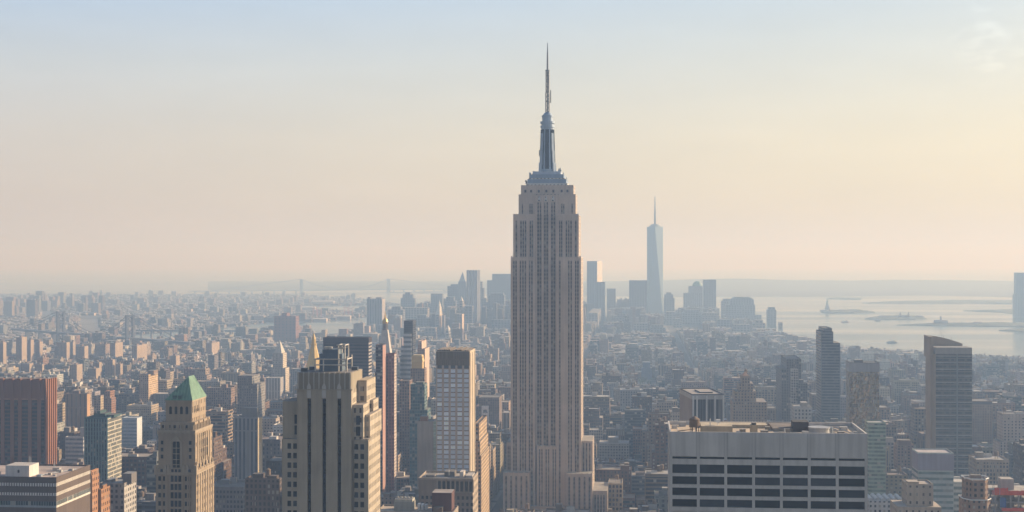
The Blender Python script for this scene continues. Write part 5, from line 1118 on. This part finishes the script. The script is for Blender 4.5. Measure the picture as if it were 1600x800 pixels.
# ------------------------------------------------------------------ bridges, statue, port, boats
def suspension_bridge(name, label, pa, pb, Da, Db, ztop, zdeck, over, tw, mat, lattice=True, sag=None):
    A = np.array([nx(pa) * Da, Da, 0]); B = np.array([nx(pb) * Db, Db, 0]); L = np.linalg.norm(B - A); dr = (B - A) / L; pr = np.array([-dr[1], dr[0], 0])
    o = bpy.data.objects.new(name, None); C.objects.link(o); o.location = A; o.rotation_euler = (0, 0, math.atan2(dr[1], dr[0])); tag(o, label, 'bridge')
    hw = tw * .9
    for x in (0, L):
        g = MB()
        for y in (-hw, hw): g.prism([(x - tw * .35, y - tw * .3), (x + tw * .35, y - tw * .3), (x + tw * .35, y + tw * .3), (x - tw * .35, y + tw * .3)], 0, ztop, DK)
        zz = [zdeck, (zdeck + ztop) / 2, ztop]
        for z in zz: g.box(x - tw * .3, x + tw * .3, -hw, hw, z - tw * .35, z, DK, bottom=True)
        if lattice:
            for a, c in ((zdeck * .1, zdeck), (zdeck, zz[1]), (zz[1], ztop)): g.bar((x, -hw, a), (x, hw, c), tw * .1, DK); g.bar((x, hw, a), (x, -hw, c), tw * .1, DK)
        g.build('tower', [mat], o)
    g = MB(); g.box(-over, L + over, -hw * .9, hw * .9, zdeck - 6, zdeck, DK, bottom=True); g.build('deck', [mat], o)
    for y in (-hw, hw):
        g = MB(); n = 18; prev = None
        for i in range(n + 1): 
            t = i / n; p = (L * t, y, ztop - (ztop - zdeck - 4) * (1 - (2 * t - 1) ** 2))
            if prev: g.bar(prev, p, tw * .06 + .3, DK)
            prev = p
        g.bar((0, y, ztop), (-over * .8, y, zdeck), tw * .06 + .3, DK); g.bar((L, y, ztop), (L + over * .8, y, zdeck), tw * .06 + .3, DK)
        g.build('cable', [mat], o)
    for k in range(int(over // 90)):
        for x in (-45 - 90 * k, L + 45 + 90 * k):
            if k < 14: g = MB(); g.box(x - 3, x + 3, -hw * .7, hw * .7, 0, zdeck - 6, DK, rmat=0); g.build('pier', [mat], o)
steel_b = plain("bridge_steel", (.12, .13, .16), .7, .1)
suspension_bridge('suspension_bridge', "dark steel suspension bridge with lattice towers crossing the river at left", 95, 203, 4300, 4000, 104, 40, 330, 11, steel_b)
suspension_bridge('suspension_bridge', "faint suspension bridge with two slender towers on the left horizon", 471, 607, 11300, 11600, 108, 22, 900, 20, plain("pale_bridge_steel", (.25, .27, .3), .7), lattice=False)
def long_bridge():
    o = bpy.data.objects.new('trestle_bridge', None); C.objects.link(o); x, D = nx(215) * 4700, 4700; o.location = (x, D, 0); tag(o, "long low dark bridge deck on many piers left of the lone purple slab", 'bridge')
    o.rotation_euler = (0, 0, R(-4)); L = (nx(428) - nx(215)) * 4850
    g = MB(); g.box(0, L, -8, 8, 22, 27, DK, bottom=True); g.build('deck', [steel_b], o)
    for i in range(14): g = MB(); g.box(12 + i * L / 14, 16 + i * L / 14, -6, 6, 0, 22, DK, rmat=0); g.build('pier', [steel_b], o)
long_bridge()
def statue():
    D = 7000; o = bpy.data.objects.new('statue', None); C.objects.link(o); o.location = (nx(1292.5) * D, D, 7); tag(o, "small robed statue with raised torch on a pedestal, on an island", 'statue')
    g = MB(); star = [(math.cos(math.pi * i / 11) * (26 if i % 2 else 36), math.sin(math.pi * i / 11) * (26 if i % 2 else 36)) for i in range(22)]
    g.prism(star, -4, 6, DK); g.box(-11, 11, -11, 11, 6, 14, DK); g.prism([(-9, -9), (9, -9), (9, 9), (-9, 9)], 14, 30, DK, top=[(-6.5, -6.5), (6.5, -6.5), (6.5, 6.5), (-6.5, 6.5)]); g.box(-7, 7, -7, 7, 30, 32, DK, bottom=True)
    g.build('pedestal', [plain("granite", (.3, .28, .25))], o)
    g = MB()
    for z0, z1, a, c in ((32, 38, 5.2, 4.6), (38, 48, 4.6, 3.9), (48, 54, 3.9, 3.4), (54, 57, 3.4, 1.3), (57, 58.4, 1.2, 1.6), (58.4, 61, 1.6, 1.4), (61, 62, 1.4, .5)): g.cyl(0, 0, a, c, z0, z1, DK, 10)
    g.bar((-2.5, 0, 55), (-4.2, 0, 62), 1.1, DK); g.bar((-4.2, 0, 62), (-4.6, 0, 68), .8, DK); g.cyl(-4.6, 0, 1.1, 1.3, 68, 69.5, DK, 8, bottom=True); g.cyl(-4.6, 0, .9, .1, 69.5, 73, DK, 8)
    g.bar((2.6, 0, 55), (4.2, -1.5, 48), 1.0, DK); g.box(3, 5.4, -2.6, -1.6, 46, 52, DK, bottom=True)
    for i in range(7): a = math.pi * i / 6; g.bar((1.2 * math.cos(a), 0, 61), (3.2 * math.cos(a), 0, 61 + 2.6 * math.sin(a)), .2, DK)
    g.build('figure', [COPPER], o)
statue()
def hall(name, label, px, py, wpx, hpx, dome=False, cupola=False, c=(.24, .2, .18)):
    D = ground(px, py)[1]; k = D / F; o = bpy.data.objects.new(name, None); C.objects.link(o); o.location = (nx(px) * D, D, 3); tag(o, label, 'building')
    w, h = wpx * k / 2, hpx * k; g = MB(); st = St(c, (8, 6, .4, .5), (.08, .08, .09), .5, (.22, .16, .13)); g.box(-w, w, -12, 12, -3, h * .72, st); g.build('wall', None, o)
    g = MB(); g.prism([(-w, -12), (w, -12), (w, 12), (-w, 12)], h * .72, h, DK, top=[(-w * .9, -1), (w * .9, -1), (w * .9, 1), (-w * .9, 1)]); g.build('roof', [plain("slate_roof", (.15, .12, .11))], o)
    if cupola:
        for x in ((-w * .8, w * .8) if not dome else (0,)): g = MB(); g.box(x - 3, x + 3, -3, 3, h * .7, h * 1.5, st); g.cyl(x, 0, 3.6, .3, h * 1.5, h * 2.0, DK, 8); g.build('turret', [FAC, ROOF], o)
hall('terminal_building', "turreted waterfront terminal building on the long spit", 1470, 508, 20, 7, True, True)
hall('warehouse_building', "low shed on the long spit right of the turreted terminal", 1527, 508, 12, 4)
hall('hospital_building', "long low building on the left of the flat middle island", 1382, 498, 18, 4, c=(.25, .2, .17))
hall('hospital_building', "turreted hall on the right of the flat middle island", 1413, 498, 16, 5, False, True, c=(.25, .2, .17))
hall('hospital_building', "small hall at the right tip of the flat middle island", 1436, 498, 12, 4, c=(.25, .2, .17))
hall('house', "low building at the middle of the statue's island", 1322, 488.5, 18, 3.4)
def boat(label, px, py, L, c):
    x, D = ground(px, py); o = bpy.data.objects.new('ferry_boat', None); C.objects.link(o); o.location = (x, D, .5); o.rotation_euler = (0, 0, R(12)); tag(o, label, 'boat', 'boats on the harbour')
    g = MB(); h = L / 2; g.prism([(-h, -h * .25), (h * .7, -h * .25), (h, 0), (h * .7, h * .25), (-h, h * .25)], 0, L * .09, DK, top=[(-h, -h * .28), (h * .72, -h * .28), (h * 1.08, 0), (h * .72, h * .28), (-h, h * .28)]); g.build('hull', [plain(c, {"dark_hull": (.08, .08, .09), "orange_hull": (.4, .2, .1)}[c])], o)
    g = MB(); g.box(-h * .8, h * .5, -h * .2, h * .2, L * .09, L * .17, PLAINST((.6, .6, .6)), rmat=0); g.box(-h * .2, h * .4, -h * .16, h * .16, L * .17, L * .23, PLAINST((.6, .6, .6)), rmat=0); g.bar((0, 0, L * .2), (0, 0, L * .36), L * .01, DK); g.build('cabin', [WHITE], o)
    g = sheet('boat_wake', [(x - h, D - h * .25), (x - h * 1.2 - L * 2.2, D - L * .55), (x - h * 1.2 - L * 2.4, D + L * .2), (x - h, D + h * .25)], .62, plain("white_foam", (.5, .52, .52), .6), 'stuff', None)
boat("small dark ferry on the harbour just above the curved-roof tower's left", 1394, 536, 34, "dark_hull")
boat("small pale boat on the harbour between island statue and tall stepped tower", 1321, 504, 34, "orange_hull")
boat("small boat near the flat middle island's front", 1372, 502, 30, "dark_hull")
for i, (px, py, h) in enumerate(((492, 495, 62), (499, 496, 58), (541, 494, 66), (548, 495, 62))):
    x, D = ground(px, py); o = bpy.data.objects.new('gantry_crane', None); C.objects.link(o); o.location = (x, D, 0)
    tag(o, ["leftmost red gantry crane on the far river bank", "second red gantry crane from the left on the far bank", "tallest red gantry crane, of the right pair on the far bank", "rightmost red gantry crane on the far river bank"][i], 'crane', "red port cranes")
    g = MB()
    for a in (-9, 9):
        for b_ in (-7, 7): g.bar((a, b_, 0), (a * .8, b_, h * .62), 1.0, DK)
    for b_ in (-7, 7): g.bar((-9, b_, h * .3), (9, b_, h * .3), .9, DK); g.bar((-8, b_, h * .62), (8, b_, h * .62), 1.1, DK)
    red = plain("red_crane_paint", (.38, .15, .12)); g.build('frame', [red], o)
    g = MB(); g.bar((-14, 0, h * .62), (8, 0, h * .62), 1.2, DK); g.bar((8, 0, h * .62), (26, 0, h), 1.2, DK); g.bar((-4, 0, h * .9), (26, 0, h), .5, DK); g.bar((-4, 0, h * .62), (-4, 0, h * .9), .8, DK); g.build('boom', [red], o)
for i, (px, py, wpx, hpx) in enumerate(((535, 499, 26, 5), (500, 502, 22, 4), (635, 500, 16, 4), (505, 476, 34, 5), (478, 484, 30, 4))):
    D = ground(px, py)[1]; k = D / F; g = MB(); g.box(-wpx * k / 2, wpx * k / 2, -25, 25, 0, hpx * k, St((.42, .36, .33), roof=(.45, .42, .4)))
    g.prism([(-wpx * k / 2, -25), (wpx * k / 2, -25), (wpx * k / 2, 25), (-wpx * k / 2, 25)], hpx * k, hpx * k * 1.3, DK.but(wall=(.45, .42, .4), roof=(.45, .42, .4)), top=[(-wpx * k / 2, -1), (wpx * k / 2, -1), (wpx * k / 2, 1), (-wpx * k / 2, 1)])
    o = g.build('warehouse', None, None, (nx(px) * D, D, 0)); tag(o, ["low pale port shed near the right pair of red cranes", "low pale port shed below the left pair of red cranes", "pale port shed hidden by the notched grey skyline tower", "long sunlit pale shed on the far bank above the cranes", "long pale shed on the far bank left of the sunlit one"][i], 'warehouse')

# ------------------------------------------------------------------ the mass of the city on its street grid
rng = random.Random(21)
PAL = [("tan", (.40, .31, .21)), ("red brick", (.26, .155, .11)), ("brown", (.23, .165, .125)), ("grey", (.31, .30, .29)), ("cream", (.48, .42, .34)), ("white", (.60, .57, .52)), ("dark brown", (.14, .105, .09)), ("pale pink", (.38, .30, .245)), ("grey glass", (.17, .19, .21)), ("buff", (.36, .28, .21))]
PW = [16, 14, 14, 14, 12, 7, 8, 5, 4, 10]
ROOFS = [(.16, .15, .14), (.24, .23, .22), (.34, .33, .32), (.10, .10, .10), (.30, .26, .22), (.44, .43, .42), (.22, .17, .15)]
def proj(x, y, z): return CX + F * x / y, EY - F * (z - CAMZ) / y
HARB = [(1150, 463), (1150, 500), (1190, 520), (1235, 530), (1300, 541), (1360, 548), (1440, 556), (1520, 560), (1640, 566), (1900, 576)]
def is_water(px, py):
    if px > 1150: return py < np.interp(px, [p[0] for p in HARB[1:]], [p[1] for p in HARB[1:]]) + 1.5
    if 640 < px <= 1150: return py < np.interp(px, [640, 700, 900, 1050, 1150], [487, 485, 493, 498, 501])
    if px <= 640:
        # river band
        up = np.interp(px, [-200, -60, 120, 250, 340, 420, 480, 545, 600, 640], [544, 539, 530, 520, 513, 504, 503, 499, 491, 490])
        lo = np.interp(px, [-200, 0, 150, 300, 440, 520, 600, 640], [559, 554, 546, 533, 524, 530, 521, 503])
        if up < py < lo: return True
        if 465 < px and 477.5 < py < 486.5: return True
        if px > 470 and py < np.interp(px, [480, 560, 600, 640], [462, 467, 474, 478]): return True
    return False
def hit_foot(u0, u1, v0, v1):
    for a in FOOT:
        if u0 < a[1] and u1 > a[0] and v0 < a[3] and v1 > a[2]: return True
    return False
def zone_height(px, D, far_bank):
    r = rng.random()
    if far_bank:
        h = rng.uniform(5, 12)
        if r > .955: h = rng.uniform(18, 42)
        if px < 160 and 6200 < D < 8200 and r > .86: h = rng.uniform(35, 85)
        return h
    if D < 2300:
        h = rng.uniform(18, 58)
        if r > .74: h = rng.uniform(55, 100)
    elif D < 3100:
        h = rng.uniform(14, 42)
        if r > .88: h = rng.uniform(40, 70)
    elif D < 4700:
        h = rng.uniform(11, 26)
        if r > .90: h = rng.uniform(28, 58)
    else:
        h = rng.uniform(14, 45)
        if 600 < px < 1190 and r > .45: h = rng.uniform(45, 150)
        elif r > .9: h = rng.uniform(40, 70)
    if px < 560 and D > 2300: h *= .9
    return h
for px_, py_, a_, b_ in ((378, 563, 75, 90), (560, 520, 60, 60), (250, 588, 45, 60), (705, 578, 40, 55), (1120, 578, 50, 60), (1500, 592, 45, 60), (1000, 600, 30, 50), (120, 556, 60, 50)):
    u_, v_ = uv_of(*ground(px_, py_)); FOOT.append((u_ - a_, u_ + a_, v_ - b_, v_ + b_))
SPECS = []
def gen():
    AV, ST = 262.0, 80.0
    v = 700.0; row = 0
    while v < 11200:
        far_zone = v > 5600
        for k in range(-22, 24):
            ub = -142 + 15 + k * AV; ue = ub + AV - 30
            # skip rows out of view
            xm, ym = xy_of((ub + ue) / 2, v)
            if ym < 600 or abs(xm) > ym * .43 + 260: continue
            vb, ve = v + 9, v + ST - 9
            for half in (0, 1):
                y0, y1 = (vb, (vb + ve) / 2 - .4) if half == 0 else ((vb + ve) / 2 + .4, ve)
                u = ub
                while u < ue - 8:
                    near = ym < 2600
                    wd = rng.uniform(14, 40) if near else rng.uniform(12, 34)
                    if far_zone: wd *= 1.25
                    if u + wd > ue - 7: wd = ue - u
                    c_u, c_v = u + wd / 2, (y0 + y1) / 2
                    x, y = xy_of(c_u, c_v); px, py = proj(x, y, 0)
                    u2 = u + wd
                    if -120 < px < 1720 and rng.random() > (.26 + max(0, y - 6500) / 4000 * .6 if y > 5200 and px < 620 else .02) and not (y > 4300 and is_water(px, py)) and not hit_foot(u, u2, y0, y1):
                        fb = px < 640 and py < np.interp(px, [-200, 0, 150, 300, 440, 520, 640], [552, 547, 538, 527, 516, 514, 490])
                        if not (px > 640 and y > 6400) and not (y > 10600):
                            h = zone_height(px, y, fb)
                            if near and y < 1250 and px > 770: h = min(h, 60)
                            # keep clear what the photo shows behind
                            cap = 1e9; l = proj(*xy_of(u, y0), 0)[0] - 2; r_ = proj(*xy_of(u2, y0), 0)[0] + 2
                            for a, b_, D, vb_ in CAPS:
                                if y < D and a < r_ and b_ > l: cap = min(cap, CAMZ - (vb_ - EY) / F * y)
                            sk = np.interp(px, [0, 300, 600, 640, 700, 900, 1000, 1130, 1200, 1320, 1600], [505, 500, 500, 476, 464, 470, 466, 480, 512, 542, 560])
                            if not fb: cap = min(cap, CAMZ - (sk - EY) / F * y)
                            cap = min(cap, CAMZ - (np.interp(y, [900, 1500, 2200, 3000, 4500, 4900, 6200], [760, 650, 592, 552, 500, 472, 462]) - EY) / F * y if not fb else 1e9)
                            if y < 1450 and cap < 8: pass
                            if cap > 6:
                                h = min(h, cap * rng.uniform(.82, 1.0) if h > cap else h)
                                dd = 0 if rng.random() < .6 else rng.uniform(0, 6)
                                SPECS.append(dict(u0=u, u1=u2 - rng.choice((.05, .05, .4, 1.2)), v0=y0 + (dd if half else 0), v1=y1 - (0 if half else dd), h=max(6, h), px=px, y=y, fb=fb))
                    u = u2
        v += ST; row += 1
gen()
# which of them show: paint far to near into a small id buffer
W_, H_ = 1600, 800
ids = np.full((H_, W_), -1, dtype=np.int32); order = []
for i, s in enumerate(SPECS): order.append((s['y'], i, None))
for a, b_, D, vb_ in CAPS: order.append((D, -2, (a, b_, vb_)))
for s in LAND: pass
for D, i, cpx in sorted(order, key=lambda t: -t[0]):
    if i >= 0:
        s = SPECS[i]; ps = [proj(*xy_of(u, v), z) for u in (s['u0'], s['u1']) for v in (s['v0'], s['v1']) for z in (0, s['h'])]
        xs = [p[0] for p in ps]; x0, x1 = int(max(0, min(xs))), int(min(W_ - 1, max(xs)))
        top = min(p[1] for p in ps); y0, y1 = int(max(0, top)), int(min(H_ - 1, max(p[1] for p in ps)))
        if x1 >= x0 and y1 >= y0: ids[y0:y1 + 1, x0:x1 + 1] = i
    else:
        a, b_, vb_ = cpx; ids[0 if D < 2500 and False else max(0, int(vb_) - 130):int(vb_), max(0, int(a) + 3):max(0, int(b_) - 3)] = -2
vis = np.bincount(ids[ids >= 0].ravel(), minlength=len(SPECS))
CHOSEN = set(np.argsort(-vis)[:300].tolist()); CHOSEN = {i for i in CHOSEN if vis[i] > 40}
def add_block(mb, s, ox=0.0, oy=0.0, detail=1, parts=None):
    """one ordinary building: body with setbacks, parapet, roof huts and tanks, in street-grid axes"""
    r = random.Random(int(s['u0'] * 13 + s['v0'] * 7)); ci = r.choices(range(len(PAL)), PW)[0]; nm, c = PAL[ci]
    k = r.uniform(.40, 1.0) * (.72 if s['fb'] else 1.0); g_ = sum(c) / 3; c = tuple(x * .92 + g_ * .08 for x in c); c = tuple(min(.7, x * k * r.uniform(.94, 1.06)) for x in c); s['col'] = nm
    x0, x1, y0, y1 = s['u0'] - ox, s['u1'] - ox, s['v0'] - oy, s['v1'] - oy; h = s['h']; w_, d_ = x1 - x0, y1 - y0
    style = r.random()
    win = (r.uniform(2.6, 4.2), r.uniform(3.2, 4.0), r.uniform(.35, .6), r.uniform(.42, .62))
    if nm == "grey glass" or style > .92: win = (r.uniform(12, 30), 3.7, .95, r.uniform(.4, .65))
    elif style < .12: win = (r.uniform(2.4, 4), 60, r.uniform(.35, .55), .98)
    st = St(c, win, (.045, .05, .06), 1.0, r.choice(ROOFS)); pw = st.but(win=(3, 3, 0, 0))
    tiers = [(x0, x1, y0, y1, h)]
    if h > 34 and w_ > 16 and r.random() < .45:
        i1, i2 = r.uniform(2, w_ * .22), r.uniform(1.5, d_ * .2); z1 = h * r.uniform(.62, .85); tiers = [(x0, x1, y0, y1, z1), (x0 + i1, x1 - i1 * r.choice((0, 1)), y0 + i2, y1 - i2 * r.choice((0, 1)), h)]
    body = mb if parts is None else MB(); z = 0.0
    for a, b_, p, q, t in tiers: body.box(a, b_, p, q, z, t, st); z = t
    a, b_, p, q, t = tiers[-1]
    if detail: 
        body.parapet(a, b_, p, q, t, r.uniform(.7, 1.3), pw, .4)
        if len(tiers) > 1: e = tiers[0]; body.box(e[0], e[1], e[2] - .25, e[2], e[4] - .6, e[4] + .5, pw, rmat=0, bottom=True)
    if detail and r.random() < .5: body.box(a - .3, b_ + .3, p - .45, p, t - 1.5, t - .4, pw.but(wall=col(c, 1.15)), rmat=0, bottom=True)
    if parts is not None: parts['wall'] = body
    n = r.choice((1, 1, 2, 2, 3)) if detail else (1 if r.random() < .5 else 0); parts = parts if parts is not None else {}
    for i in range(n):
        bw, bd = r.uniform(3, min(9, w_ * .45)), r.uniform(3, min(8, d_ * .5)); bx, by = r.uniform(a + .6, b_ - bw - .6), r.uniform(p + .6, max(p + .7, q - bd - .6)); bh = r.uniform(2.6, 6)
        t_ = MB() if 'wall' in parts else mb
        t_.box(bx, bx + bw, by, by + bd, t, t + bh, pw.but(wall=r.choice((col(c, .8), c, (.5, .48, .45), (.2, .18, .17), (.36, .34, .32))), roof=r.choice(ROOFS)))
        if 'wall' in parts: parts.setdefault('bulkheads', []).append(t_)
    s['tank'] = None
    if detail and r.random() < .42 and w_ > 9:
        tx, ty, tz = r.uniform(a + 3, b_ - 3), r.uniform(p + 3, max(p + 3.1, q - 3)), t
        if 'wall' in parts: s['tank'] = (tx, ty, tz)
        else:
            for i in range(4): th = math.pi / 4 + i * math.pi / 2; mb.box(tx + 1.3 * math.cos(th) - .15, tx + 1.3 * math.cos(th) + .15, ty + 1.3 * math.sin(th) - .15, ty + 1.3 * math.sin(th) + .15, tz, tz + 3, PLAINST((.1, .09, .08)))
            mb.cyl(tx, ty, 1.9, 1.85, tz + 3, tz + 6.6, PLAINST((.21, .15, .11)), 8, bottom=True); mb.cyl(tx, ty, 2.0, .1, tz + 6.6, tz + 7.7, PLAINST((.16, .13, .11)), 8)
    if detail and 'wall' not in parts:
        for i in range(r.choice((0, 1, 2, 3))): 
            bx, by = r.uniform(a + 1, b_ - 2.5), r.uniform(p + 1, max(p + 1.1, q - 2.5)); mb.box(bx, bx + r.uniform(.8, 2), by, by + r.uniform(.8, 2), t, t + r.uniform(.7, 1.8), PLAINST(r.choice(((.5, .5, .5), (.3, .3, .3), (.15, .15, .15)))).but(roof=(.5, .5, .5)))
mass = MB()
for i, s in enumerate(SPECS):
    if i not in CHOSEN: add_block(mass, s, detail=1 if s['y'] < 3600 else 0)
o = mass.build('distant_city', None, None, (0, 0, 0), -TH)
tag(o, "dense mass of low city blocks stretching away into the haze", None, None, 'stuff')
# the ones that show largest, each a thing with its parts
ORD = ["nearest", "second", "third", "fourth", "fifth", "sixth", "seventh", "eighth", "ninth", "tenth", "eleventh", "twelfth", "thirteenth", "fourteenth", "fifteenth", "sixteenth", "seventeenth", "eighteenth", "nineteenth", "twentieth"]
made = []
for i in sorted(CHOSEN, key=lambda i: SPECS[i]['y']):
    s = SPECS[i]; cu, cv = (s['u0'] + s['u1']) / 2, (s['v0'] + s['v1']) / 2; parts = {}
    add_block(None, s, cu, cv, 1, parts)
    h, wd = s['h'], s['u1'] - s['u0']
    kind, cat, noun = (('loft_building', 'building', 'loft building') if wd > 24 and h < 60 else ('apartment_building', 'apartment block', 'apartment block')) if h < 66 else ('office_building', 'building', 'high block')
    x, y = xy_of(cu, cv); root = bpy.data.objects.new(kind, None); C.objects.link(root); root.location = (x, y, 0); root.rotation_euler = (0, 0, -TH)
    parts['wall'].build('wall', None, root)
    for b_ in parts.get('bulkheads', []): b_.build('bulkhead', None, root)
    if s['tank']: water_tank(root, *s['tank'])
    yy, xx = np.nonzero(ids == i); px, py = float(xx.mean()), float(yy.mean())
    ref = min(LAND, key=lambda l: abs(l[1] - px) + .6 * abs(l[2] - py) + (30 if l[3] > 3200 else 0))
    side = 'left of' if px < ref[1] - 14 else 'right of' if px > ref[1] + 14 else 'below' if py > ref[2] else 'above'
    hut = len(parts.get('bulkheads', [])); feat = "with water tank" if s['tank'] else ("with single roof hut" if hut == 1 else "with roof huts")
    made.append((root, s['col'], noun, feat, side, ref, px, py))
keyed = {}
for t in made: keyed.setdefault((t[1], t[2], t[3], t[4], t[5][0]), []).append(t)
for key, lst in keyed.items():
    lst.sort(key=lambda t: abs(t[6] - t[5][1]) + abs(t[7] - t[5][2]))
    for n, t in enumerate(lst):
        first = "nearest" if n == 0 else ORD[min(n, 19)] + " nearest"
        tag(t[0], f"{t[1]} {t[2]} {t[3]}, {first} {t[4]} the {t[5][0]}", {'high block': 'building', 'loft building': 'building', 'apartment block': 'apartment block'}[t[2]], "ordinary blocks across the city")

# ------------------------------------------------------------------ pavement blocks and a few green squares
pv = MB()
for k in range(-16, 17):
    for j in range(0, 66):
        ub, vb = -142 + 11 + k * 262, 700 + j * 80 + 6; x, y = xy_of(ub + 120, vb)
        px, py = proj(x, y, 0)
        if y > 700 and abs(x) < y * .43 + 260 and not (y > 3700 and (is_water(px, py) or is_water(px - 80, py) or is_water(px + 80, py))): pv.box(ub, ub + 240, vb, vb + 68, 0.05, .15, PLAINST((.28, .27, .26)).but(roof=(.2, .195, .19)))
o = pv.build('pavement', None, None, (0, 0, 0), -TH); tag(o, kind='structure')
def trees():
    r = random.Random(9); g = MB()
    spots = [(250, 588, 26, 90), (705, 578, 22, 70), (1120, 578, 28, 90), (1500, 592, 26, 80), (1000, 600, 18, 50), (120, 556, 36, 80), (378, 563, 38, 150), (388, 560, 26, 60), (372, 566, 26, 60), (795, 735, 10, 14), (772, 722, 8, 12), (300, 552, 20, 26), (330, 545, 26, 26), (240, 556, 18, 20), (1390, 552, 30, 26), (1330, 545, 16, 16), (560, 520, 14, 14), (1240, 534, 16, 14), (700, 560, 9, 10), (965, 560, 12, 12), (1100, 560, 20, 16), (1310, 489, 18, 20), (1345, 489, 12, 14), (1380, 499, 16, 20), (1425, 499, 12, 12), (1550, 510, 40, 30), (1500, 509, 20, 16)]
    for px, py, sp, n in spots:
        for _ in range(n):
            x, y = ground(px + r.uniform(-sp, sp), py + r.uniform(-2.0, 2.0) * (2.2 if n >= 50 else 1)); u, v = uv_of(x, y)
            if hit_foot(u - 4, u + 4, v - 4, v + 4) and n < 50: continue
            R_, hh = r.uniform(3, 5.5), r.uniform(8, 15) + (6 if py < 512 else 0)
            for _k in range(46):
                a, b_, rr = r.uniform(0, 6.28), r.uniform(-1, 1), r.uniform(.4, 1) ** .5 * R_
                cx, cy, cz = x + rr * math.cos(a) * math.sqrt(1 - b_ * b_), y + rr * math.sin(a) * math.sqrt(1 - b_ * b_), hh * .62 + rr * b_ * .9
                s_ = r.uniform(.5, 1.1); p = [(cx + s_ * r.uniform(-1, 1), cy + s_ * r.uniform(-1, 1), cz + s_ * r.uniform(-1, 1)) for _q in range(3)]
                g.face(p, [(0, 0)] * 3, (1, 1, 1))
            g.bar((x, y, 0), (x, y, hh * .6), .3, DK, 4)
    o = g.build('treetops', [plain("tree_foliage", (.06, .085, .035), .8, 0, .5, .3)]); tag(o, "scattered dark green trees in squares and along the shore", None, None, 'stuff')
trees()

# ------------------------------------------------------------------ the air
def haze():
    g = MB(); x0, x1, y0, y1, z0, z1 = -25000, 25000, -3500, 45000, -1.0, 560
    g.box(x0, x1, y0, y1, z0, z1, DK, bottom=True)
    m = bpy.data.materials.new("haze_air"); m.use_nodes = True; N, L = m.node_tree.nodes, m.node_tree.links; N.remove(N['Principled BSDF'])
    p = N.new('ShaderNodeVolumePrincipled'); p.inputs['Color'].default_value = (*HAZE_COLOR, 1); p.inputs['Density'].default_value = HAZE_DENSITY; p.inputs['Anisotropy'].default_value = HAZE_G
    p.inputs['Absorption Color'].default_value = (*HAZE_ABS, 1); L.new(p.outputs[0], N['Material Output'].inputs['Volume'])
    me = bpy.data.meshes.new('haze'); import bmesh
    bm = bmesh.new(); bmesh.ops.create_cube(bm, size=1); bm.to_mesh(me); bm.free(); me.materials.append(m)
    o = bpy.data.objects.new('haze', me); C.objects.link(o); o.location = ((x0 + x1) / 2, (y0 + y1) / 2, (z0 + z1) / 2); o.scale = (x1 - x0, y1 - y0, z1 - z0)
    tag(o, "thin pale haze filling the air over the city", None, None, 'stuff')
haze()
